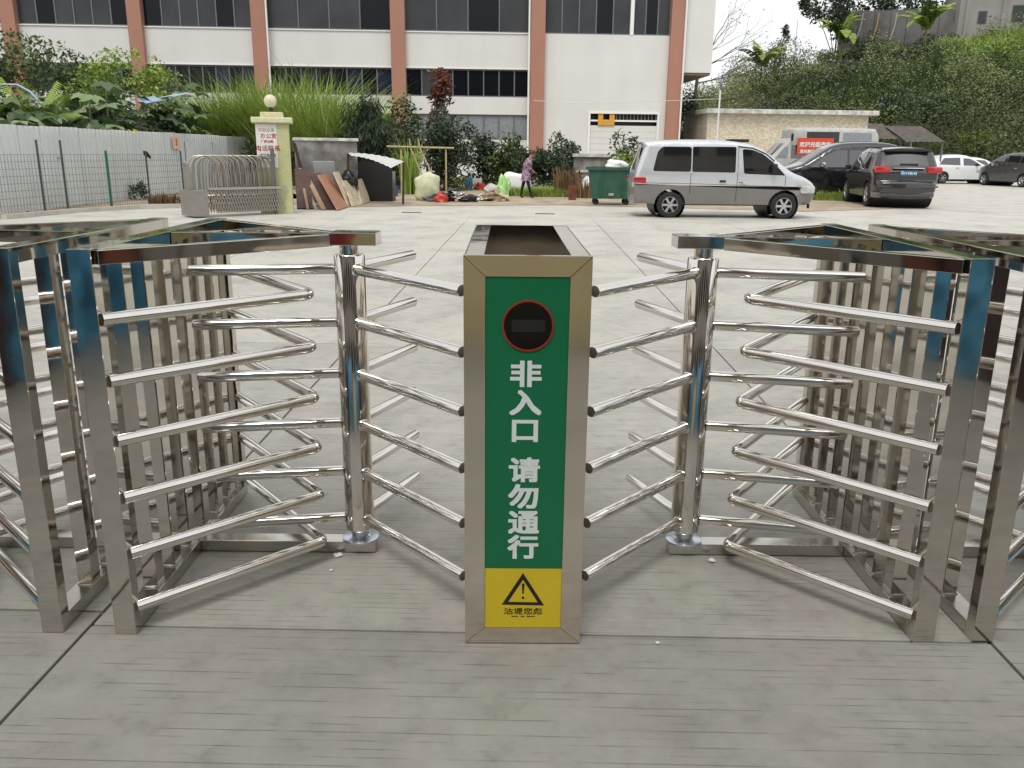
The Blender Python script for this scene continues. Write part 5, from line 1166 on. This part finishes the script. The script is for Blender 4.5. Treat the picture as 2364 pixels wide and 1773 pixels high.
MB().add(vs, [(j * (n + 1) + i, j * (n + 1) + i + 1, (j + 1) * (n + 1) + i + 1, (j + 1) * (n + 1) + i) for j in range(6) for i in range(n)]).build('sheet', M['roofconc'] if False else plain('pale_sheet', (.55, .56, .54), .5, var=.08), aw)
for q in (q0, q1): MB().tube([(q.x - .05, q.y, 0), (q.x, q.y, q.z - .02)], .035, 6).build('prop', M['woodd'], aw)
MB().box((at(805, 400, 28).x, 28, 0), (at(905, 400, 28).x, 28.06, 1.25)).build('back_panel', M['trim'], aw)  # black sheet added in place of the shade under the awning
MB().box((at(868, 400, 28.4).x, 28.4, 0), (at(912, 400, 28.4).x, 28.45, .95)).build('side_panel', M['mouldwall'], aw)
M['blue'] = plain('blue_plastic', (0.04, 0.08, 0.28), .4, var=.15); M['red'] = plain('red_plastic', (0.50, 0.04, 0.03), .4, var=.15); M['cyan'] = plain('light_blue_plastic', (0.05, 0.26, 0.42), .4); M['sack'] = plain('pale_woven_sack', (0.55, 0.56, 0.38), .75, var=.15, scale=5, bmp=.3)
M['limebag'] = plain('lime_bag', (0.42, 0.68, 0.28), .5, var=.12); M['whitebag'] = plain('white_sack', (0.72, 0.72, 0.70), .6, var=.08, bmp=.2); M['pinkbag'] = plain('pink_tinted_sack', (0.52, 0.45, 0.45), .7, var=.2)
p = gp(908, 453); MB2 = MB().lathe([(0, 0), (.16, 0), (.21, .34), (.225, .36), (.2, .36), (.15, .03), (0, .03)], 20); tag(MB2.build('tub', M['blue'], None, smooth=40, loc=(p.x, p.y, 0)), 'small blue tub under the awning', 'tub')
p = gp(880, 449); blob('rag', 'dull red rag heap beside the blue tub', 'rag', (p.x, p.y + .4, 0.0), (.3, .2, .22), 'red', 5, .2)
p = gp(985, 464); blob('woven_sack', 'big full pale woven sack standing on the sandy ground', 'sack', (p.x - .0, p.y + .35, .0), (.46, .38, .50), 'sack', 8, .80, amp=.09, sq=.62, tie=True)
rs_ = random.Random(4)
def heap(label, px_, py_, cols, wid_, n, hgt, name='rubbish_heap'):
    p = gp(px_, py_); t = thing(name, label, 'rubbish heap', (p.x, p.y + .2, 0))
    for i in range(n):
        r = rs_.uniform(.07, .16); x = rs_.uniform(-1, 1) * wid_; zc_ = max(0, hgt * (1 - abs(x) / wid_)) * rs_.uniform(0, 1)
        blob('scrap', None, None, (x, rs_.uniform(-.25, .25), zc_), (r * rs_.uniform(.8, 2), r, r * rs_.uniform(.5, 1)), rs_.choice(cols), i, .3, nl=2, amp=.55, parent=t, sq=.8, sm=20)
heap('heap of mixed rubbish with a red bag and black scraps right of the big sack', 1045, 466, ['whitebag', 'oldconc', 'blackbag', 'pinkbag', 'trim'], .75, 34, .34)
p = gp(1018, 467); blob('plastic_bag', 'crumpled red plastic bag at the front of the rubbish', 'bag', (p.x, p.y, 0), (.2, .15, .24), 'red', 6, .3, amp=.25)
heap('low round heap of straw-coloured scraps in the middle of the waste ground', 1136, 465, ['wood', 'woodp', 'sack', 'dirt'], .42, 26, .34)
p = gp(1090, 437); cb_ = MB().box((-.3, -.2, 0), (-.0, .2, .5)); tag(cb_.build('crate', M['cyan'], None, bevel=.02, loc=(p.x, p.y, 0)), 'light blue crate among the rubbish', 'crate')
tag(MB().box((0, -.2, 0), (.42, .2, .46)).build('box', M['whitebag'], None, bevel=.02, loc=(p.x + .02, p.y, 0)), 'white carton next to the light blue crate', 'box')
p = gp(1112, 437); blob('plastic_bag', 'small red bag behind the straw-coloured heap', 'bag', (p.x, p.y - .6, 0), (.26, .2, .24), 'red', 12, .3, amp=.2)
p = gp(1160, 455); o = blob('plastic_bag', 'bright lime green upright bag left of the person', 'bag', (p.x, p.y + .5, 0), (.24, .2, .46), 'limebag', 13, .7, amp=.24, sq=.8, sm=30); o.rotation_euler = (0, R(6), 0)
p = gp(1185, 452); blob('bulk_sack', 'large white sack with pinkish marks behind the person', 'sack', (p.x + .1, p.y + 1.0, 0), (.62, .4, .48), 'whitebag', 14, .8, amp=.10, sq=.6)
p = gp(1228, 440); blob('bulk_sack', 'white sack lying right of the person', 'sack', (p.x + .1, p.y + .6, 0), (.32, .3, .26), 'whitebag', 15, .8, amp=.10, sq=.65)
p = gp(1135, 452); blob('plastic_bag', 'pale bag with dark open mouth behind the straw-coloured heap', 'bag', (p.x, p.y + 1.0, 0), (.32, .3, .26), 'pinkbag', 16, .5, amp=.16)
p = gp(1300, 448); blob('plastic_bag', 'small white bag left of the rusty drum', 'bag', (p.x, p.y + .3, 0), (.24, .2, .16), 'whitebag', 17, .6, amp=.1)
p = gp(1345, 455); blob('bulk_sack', 'white sack leaning on the left side of the green bin', 'sack', (p.x + .25, p.y + .4, 0), (.30, .28, .42), 'whitebag', 18, .8, amp=.10, sq=.7)
M['rusty'] = plain('rusted_metal', (0.17, 0.055, 0.03), .8, var=.3)
p = gp(1321, 462); tag(MB().lathe([(0, 0), (.13, 0), (.135, .02), (.14, .34), (.15, .36), (.15, .5), (.135, .5), (.13, .05), (0, .05)], 18).build('drum', M['rusty'], None, smooth=40, loc=(p.x, p.y, 0)), 'rusty brown drum with grass in it left of the green bin', 'drum')
# branches heap
t = thing('branch_pile', 'pile of dry twigs and brown leaves behind the big sack', 'branch pile', (gp(1030, 440).x, gp(1030, 440).y, 0))
mb = MB()
for i in range(70):
    a = rs_.uniform(0, 3.14); x = rs_.uniform(-1, 1); L_ = rs_.uniform(.3, .9); z = rs_.uniform(0, .55) * (1 - abs(x)); mb.tube([(x, rs_.uniform(-.4, .4), z), (x + math.cos(a) * L_, rs_.uniform(-.4, .4), z + rs_.uniform(-.1, .35))], .012, 4)
tag(mb.build('twigs', M['bark'], t), kind='stuff')
# pole frame
pfm = thing('pole_frame', 'rough goal-shaped frame of bamboo poles over the scrap', 'frame', (0, 0, 0))
a_, b_ = at(893, 338, 32), at(1048, 342, 32)
MB().tube([a_, b_], .035, 7).build('crossbar', M['straw'], pfm)
for px_ in (925, 1029): p = at(px_, 341, 32); MB().tube([(p.x, 32.06, 0), (p.x, 32.06, p.z - .05)], .03, 7).build('upright', M['straw'], pfm)
for k, (x0_, x1_) in enumerate(((945, 985), (965, 1010))):
    p, q = at(x0_, 320, 31.9), at(x1_, 430, 31.9); MB().tube([p, p.lerp(q, .3) + Vector((-.15, 0, .2)), q], .03, 6).build('bent_pole', M['straw'], pfm, smooth=60)
# low grey wall right
a_, b_ = at(1325, 362, 36), at(1412, 362, 36); lw = thing('low_wall', 'low grey block wall between the shrubs and the green bin', 'wall', (0, 0, 0))
MB().box((a_.x, 36, 0), (b_.x, 36.2, a_.z)).build('wall', M['mouldwall'], lw); MB().box((a_.x - .05, 35.9, a_.z + .001), (b_.x + .1, 36.3, a_.z + .13)).build('coping', M['roofconc'], lw)
MB().box((a_.x, 35.96, a_.z - .62), (b_.x - .2, 35.999, a_.z - .52)).build('ledge', M['roofconc'], lw)
# green wheeled bin
M['bin'] = plain('green_bin_plastic', (0.022, 0.085, 0.055), .5, var=.25, scale=3)
pb = gp(1412, 474); bi = thing('waste_bin', 'large green four-wheeled waste bin left of the silver van', 'bin', (pb.x, pb.y + .45, 0), R(-2))
bw, bt_, bd = .60, .72, .42
tb = MB(); z0, z1 = .20, 1.08
tb.add([(-bw, -bd, z0), (bw, -bd, z0), (bw, bd, z0), (-bw, bd, z0), (-bt_, -bd - .07, z1), (bt_, -bd - .07, z1), (bt_, bd + .07, z1), (-bt_, bd + .07, z1)], [(0, 3, 2, 1), (0, 1, 5, 4), (1, 2, 6, 5), (2, 3, 7, 6), (3, 0, 4, 7)])
tb.build('body', M['bin'], bi); 
for sx in (-.34, .34): MB().box((sx - .02, -bd - .075, .3), (sx + .02, -bd + .0, .98)).build('rib', M['bin'], bi)
rimm = MB(); rimm.box((-bt_ - .06, -bd - .13, z1), (bt_ + .06, -bd - .04, z1 + .09)); rimm.box((-bt_ - .06, bd + .04, z1), (bt_ + .06, bd + .13, z1 + .09)); rimm.box((-bt_ - .06, -bd - .039, z1), (-bt_ + .05, bd + .039, z1 + .09)); rimm.box((bt_ - .05, -bd - .039, z1), (bt_ + .06, bd + .039, z1 + .09)); rimm.build('rim', M['bin'], bi)
for sx in (-.48, .48):
    for sy in (-.3, .3): MB().lathe([(0, -.03), (.085, -.03), (.095, 0), (.085, .03), (0, .03)], 16, 0, (0, 0, 0), 'y').build('wheel', M['tyre'], bi, smooth=40, loc=(sx, sy, .095)); MB().box((sx - .05, sy - .05, .15), (sx + .05, sy + .05, .1995)).build('caster', M['trim'], bi)
tag(blob('plastic_bag', 'white plastic bag lying on the rim of the green bin', 'bag', (pb.x + .15, pb.y + .45, 1.07), (.36, .3, .22), 'whitebag', 21, .5, amp=.12))
MB().box((-.10, -bd - .09, .30), (.06, -bd - .08, .38)).build('label_patch', M['stain'], bi)

# ------------------------------------------------------------------ the person
pp = gp(1214, 457); PH = 1.60
def skin_body(name, joints, bones, mats, parent, sub=2):
    me = bpy.data.meshes.new(name); me.from_pydata([j[0] for j in joints], bones, []); o = bpy.data.objects.new(name, me); COL.objects.link(o)
    sk = o.modifiers.new('s', 'SKIN'); sk.use_smooth_shade = True
    for i, j in enumerate(joints):
        v = me.skin_vertices[0].data[i]; v.radius = j[1] if isinstance(j[1], tuple) else (j[1], j[1]); v.use_root = (i == 0)
    ss = o.modifiers.new('u', 'SUBSURF'); ss.levels = sub
    dg = bpy.context.evaluated_depsgraph_get(); dg.update(); m2 = bpy.data.meshes.new_from_object(o.evaluated_get(dg)); m2.name = name
    bpy.data.objects.remove(o); m2.materials.clear()
    for m_ in mats: m2.materials.append(m_)
    m2.polygons.foreach_set('use_smooth', [True] * len(m2.polygons)); return link(name, m2, parent)
M['skin'] = plain('skin', (0.38, 0.22, 0.15), .55, var=.08); M['hair'] = plain('brown_hair', (0.07, 0.022, 0.014), .6, var=.2); M['trouser'] = plain('black_trousers', (0.010, 0.008, 0.010), .8); M['shoe'] = plain('black_shoes', (0.012, 0.012, 0.012), .5)
def floral():
    m, t, b = newmat('patterned_jacket'); v = t.nodes.new('ShaderNodeTexVoronoi'); v.inputs['Scale'].default_value = 16; c = t.nodes.new('ShaderNodeTexCoord'); t.links.new(c.outputs['Object'], v.inputs['Vector'])
    r = ramp(t, v.outputs['Color'], [(.25, (.10, .05, .10)), (.5, (.22, .13, .20)), (.75, (.40, .30, .36))]); t.links.new(r.outputs['Color'], b.inputs['Base Color']); b.inputs['Roughness'].default_value = .85; return m
M['jacket'] = floral()
pe = thing('person', 'person in a patterned purple jacket and black trousers walking to the right, looking down', 'person', (pp.x, pp.y, 0), R(8))
J = [((0, 0, .86), (.12, .13)), ((.02, 0, 1.02), (.12, .14)), ((.05, 0, 1.20), (.12, .16)), ((.09, 0, 1.33), (.08, .11)), ((.125, 0, 1.385), .052), ((.165, 0, 1.44), .07), ((.20, 0, 1.50), .088), ((.205, 0, 1.545), .07),
     ((.0, .09, .82), .085), ((-.10, .085, .45), .062), ((-.17, .085, .10), .042), ((-.17, .085, .045), .036), ((-.06, .09, .03), .032),
     ((.0, -.09, .82), .085), ((.08, -.085, .46), .062), ((.17, -.085, .11), .042), ((.17, -.085, .045), .036), ((.28, -.09, .03), .032),
     ((.07, .18, 1.29), .055), ((.04, .22, 1.05), .043), ((.13, .20, .84), .032), ((.17, .19, .77), .03),
     ((.07, -.18, 1.29), .055), ((.08, -.22, 1.05), .043), ((.22, -.18, .92), .032), ((.29, -.16, .90), .03)]
Bn = [(0, 1), (1, 2), (2, 3), (3, 4), (4, 5), (5, 6), (6, 7), (0, 8), (8, 9), (9, 10), (10, 11), (11, 12), (0, 13), (13, 14), (14, 15), (15, 16), (16, 17), (3, 18), (18, 19), (19, 20), (20, 21), (3, 22), (22, 23), (23, 24), (24, 25)]
bo = skin_body('body', J, Bn, [M['skin'], M['trouser'], M['shoe']], pe)
for pol in bo.data.polygons:
    z = pol.center.z; pol.material_index = 2 if z < .075 else (1 if z < .88 and abs(pol.center.y) < .165 else 0)
# jacket as an open lofted shell with sleeves
jm = MB(); n = 24
prof = [(.60, .00, .175, .20), (.72, .0, .17, .20), (.90, .005, .155, .185), (1.05, .02, .15, .185), (1.20, .045, .15, .20), (1.30, .075, .13, .195), (1.355, .10, .095, .13), (1.40, .125, .065, .07)]
for i, (z, cx, rx, ry) in enumerate(prof):
    for k in range(n): a = 2 * math.pi * k / n; q = 1 + .03 * math.sin(5 * a + z * 9); jm.v.append((cx + rx * q * math.cos(a), ry * q * math.sin(a), z))
for i in range(len(prof) - 1):
    for k in range(n): k2 = (k + 1) % n; jm.f.append((i * n + k, i * n + k2, (i + 1) * n + k2, (i + 1) * n + k)); jm.m.append(0)
for sg, el, wr_ in ((1, (.04, .235, 1.05), (.125, .21, .86)), (-1, (.08, -.235, 1.05), (.21, -.19, .925))):
    jm.tube([(.075, sg * .14, 1.32), (.07, sg * .19, 1.27), el, wr_], [.07, .075, .062, .05], 12)
jm.build('jacket', M['jacket'], pe, smooth=70)
hm = blob('hair', None, None, (.175, 0, 1.525), (.105, .098, .10), 'hair', 2, .35, nl=3, amp=.03, parent=pe)
blob('nose', None, None, (.292, 0, 1.49), (.02, .014, .018), 'skin', 2, 1.0, nl=2, amp=.0, parent=pe)
for sg in (1, -1):
    blob('ear', None, None, (.19, sg * .086, 1.47), (.018, .010, .028), 'skin', 2, 1.0, nl=2, amp=.0, parent=pe); blob('eye', None, None, (.272, sg * .032, 1.505), (.01, .012, .008), 'dark', 2, 1.0, nl=2, amp=.0, parent=pe)
    bx_, by_, bz_ = ((.17, .19, .75) if sg > 0 else (.31, -.155, .895))
    for fgr in range(4): MB().tube([(bx_, by_ + (fgr - 1.5) * .013, bz_), (bx_ + .025, by_ + (fgr - 1.5) * .014, bz_ - .03 - .004 * (1.5 - abs(fgr - 1.5))), (bx_ + .028, by_ + (fgr - 1.5) * .013, bz_ - .062)], [.0085, .008, .006], 6).build('finger', M['skin'], pe, smooth=60)
    MB().tube([(bx_ + .01, by_ - sg * .03, bz_ + .01), (bx_ + .035, by_ - sg * .035, bz_ - .02)], [.010, .008], 6).build('thumb', M['skin'], pe, smooth=60)
MB().tube([(.262, -.025, 1.455), (.268, 0, 1.452), (.262, .025, 1.455)], .005, 5).build('mouth', M['redring'], pe)

# ------------------------------------------------------------------ small litter on the concrete
for px_, py_, s_, lab in ((780, 1284, .015, 'scrap of torn white paper against the bottom rail of the left turnstile'), (1642, 1297, .013, 'scrap of torn white paper against the bottom rail of the right turnstile'), (518, 1172, .03, 'crumpled white paper behind the left turnstile panel'), (1915, 1186, .03, 'crumpled white paper behind the right turnstile panel'), (765, 1318, .007, 'tiny pale paper shred in front of the left rotor'), (1518, 1486, .007, 'tiny glassy fleck on the concrete right of the sign pillar')):
    p = gp(px_, py_); bm = bmesh.new(); bmesh.ops.create_grid(bm, x_segments=4, y_segments=4, size=s_)
    for v in bm.verts: v.co.z = random.uniform(.001, s_ * .7); v.co.x += random.uniform(-.2, .2) * s_; v.co.y += random.uniform(-.2, .2) * s_
    me = bpy.data.meshes.new('paper_scrap'); bm.to_mesh(me); bm.free(); me.materials.append(M['whitebag']); tag(link('paper_scrap', me, None, (p.x, p.y, .002), (0, 0, random.uniform(0, 6))), lab, 'litter')
for px_, py_, lab in ((950, 491, 'flat dark drain cover in the yard left of centre'), (1258, 494, 'thin dark strip lying on the yard behind the sign pillar')):
    p = gp(px_, py_); tag(MB().box((-.26, -.07, 0), (.26, .07, .012)).build('metal_strip', M['trim'], None, loc=(p.x, p.y, 0)), lab, 'metal strip')

# ------------------------------------------------------------------ unseen things guessed from the polished steel reflections, added behind the photographer
M['bluetarp'] = plain('blue_tarpaulin', (0.10, 0.30, 0.45), .45, var=.75, scale=4, bmp=.5)
M['yellowtile'] = tilemat('ochre_wall_tile', (0.78, 0.66, 0.38), (0.66, 0.56, 0.32), (0.25, 0.21, 0.14), 3.2, .03)
wl2 = thing('tiled_wall', 'low ochre tiled wall behind the photographer, mirrored in the pillar', 'wall', (0, 0, 0))
MB().box((-.95, -2.5, 0), (1.05, -2.2, 1.12)).build('wall', M['yellowtile'], wl2); MB().box((-1.0, -2.55, 1.121), (1.1, -2.15, 1.2)).build('coping', M['roofconc'], wl2)
for sx, w0, w1, lab in ((-1, 1.25, 4.6, 'blue tarpaulin-covered stack behind the photographer on the left'), (1, 1.35, 4.8, 'blue tarpaulin-covered stack behind the photographer on the right')):
    a, b = sorted((sx * w0, sx * w1)); bm = bmesh.new(); bmesh.ops.create_grid(bm, x_segments=26, y_segments=10, size=1)
    t_ = thing('covered_stack', lab, 'stack', ((a + b) / 2, -2.3, 0)); mb = MB(); n = 26; hw_ = (b - a) / 2
    for j, (yy, zz) in enumerate(((.42, 0), (.40, .5), (.38, 1.0), (.3, 1.35), (0, 1.45), (-.4, 1.4), (-.5, 0))):
        for i in range(n + 1):
            x = -hw_ + 2 * hw_ * i / n; mb.v.append((x, yy + .03 * math.sin(x * 9 + j), zz * (1 + .06 * math.sin(x * 2.3)) if zz else 0))
    for j in range(6):
        for i in range(n): mb.f.append((j * (n + 1) + i, j * (n + 1) + i + 1, (j + 1) * (n + 1) + i + 1, (j + 1) * (n + 1) + i)); mb.m.append(0)
    bm.free(); mb.build('tarpaulin', M['bluetarp'], t_, smooth=60)

gh = thing('sky_blocker', 'unseen dark-fronted block added behind the photographer to shade the near floor and steel', 'building', (0, -9, 0))
M['ghwall'] = plain('blocker_front', (0.30, 0.27, 0.23), .7, var=.25, scale=.5)
MB().box((-16, -8, 0), (16, 0, 15)).build('wall', M['ghwall'], gh)  # tall block added out of view to cut sky light on the near floor
for j in range(4):
    for i in range(9): MB().box((-14.6 + i * 3.3, .001, 1.2 + j * 3.5), (-12.4 + i * 3.3, .05, 3.2 + j * 3.5)).build('window', M['pane_dark'], gh)
M['redpaint'] = plain('red_paint', (0.35, 0.02, 0.02), .25, coat=.8)
vehicle('parked_sedan', 'unseen red car added behind the photographer', 'car', (-3.6, -6.0, 0), 0, sedan_spec(M['redpaint']))  # unseen cars added as coloured patches for the steel reflections
vehicle('parked_hatchback', 'unseen white car added behind the photographer', 'car', (1.6, -6.2, 0), 0, sedan_spec(M['whitepaint'], True))

M['orangebrown'] = plain('brown_carton', (0.24, 0.15, 0.08), .8, var=.2)
for sx, sd in ((-1, 'left'), (1, 'right')):
    for k, (y_, l_, h_, mt) in enumerate(((-1.6, .9, 1.35, 'bluetarp'), (-.6, .8, 1.1, 'woodd'), (.3, .25, 1.25, 'rusty'), (.6, .35, 1.2, 'boxgrey'), (1.0, .7, 1.3, 'oldwall'), (1.8, .5, 1.15, 'whitebag'), (2.4, .9, 1.3, 'bluetarp'), (3.4, .8, 1.2, 'orangebrown'))):
        MB_ = MB().box((-.45, 0, 0), (.45, l_, h_)); o = MB_.build('mirrored_stack', M[mt], None, bevel=.03, loc=(sx * 3.9, y_, 0), rot=(0, 0, R(random.uniform(-4, 4))))  # unseen stacks added beside the gates to colour the rail reflections
        tag(o, '%s unseen stack added %s of the turnstiles, %s from the camera line' % ({'boxgrey': 'taupe', 'bluetarp': 'blue', 'woodd': 'dark brown', 'rusty': 'rust red', 'oldwall': 'grey', 'whitebag': 'white', 'orangebrown': 'cardboard brown'}[mt], 'to the ' + sd, ('first', 'second', 'third', 'fourth', 'fifth', 'sixth', 'seventh', 'eighth')[k]), 'stack')
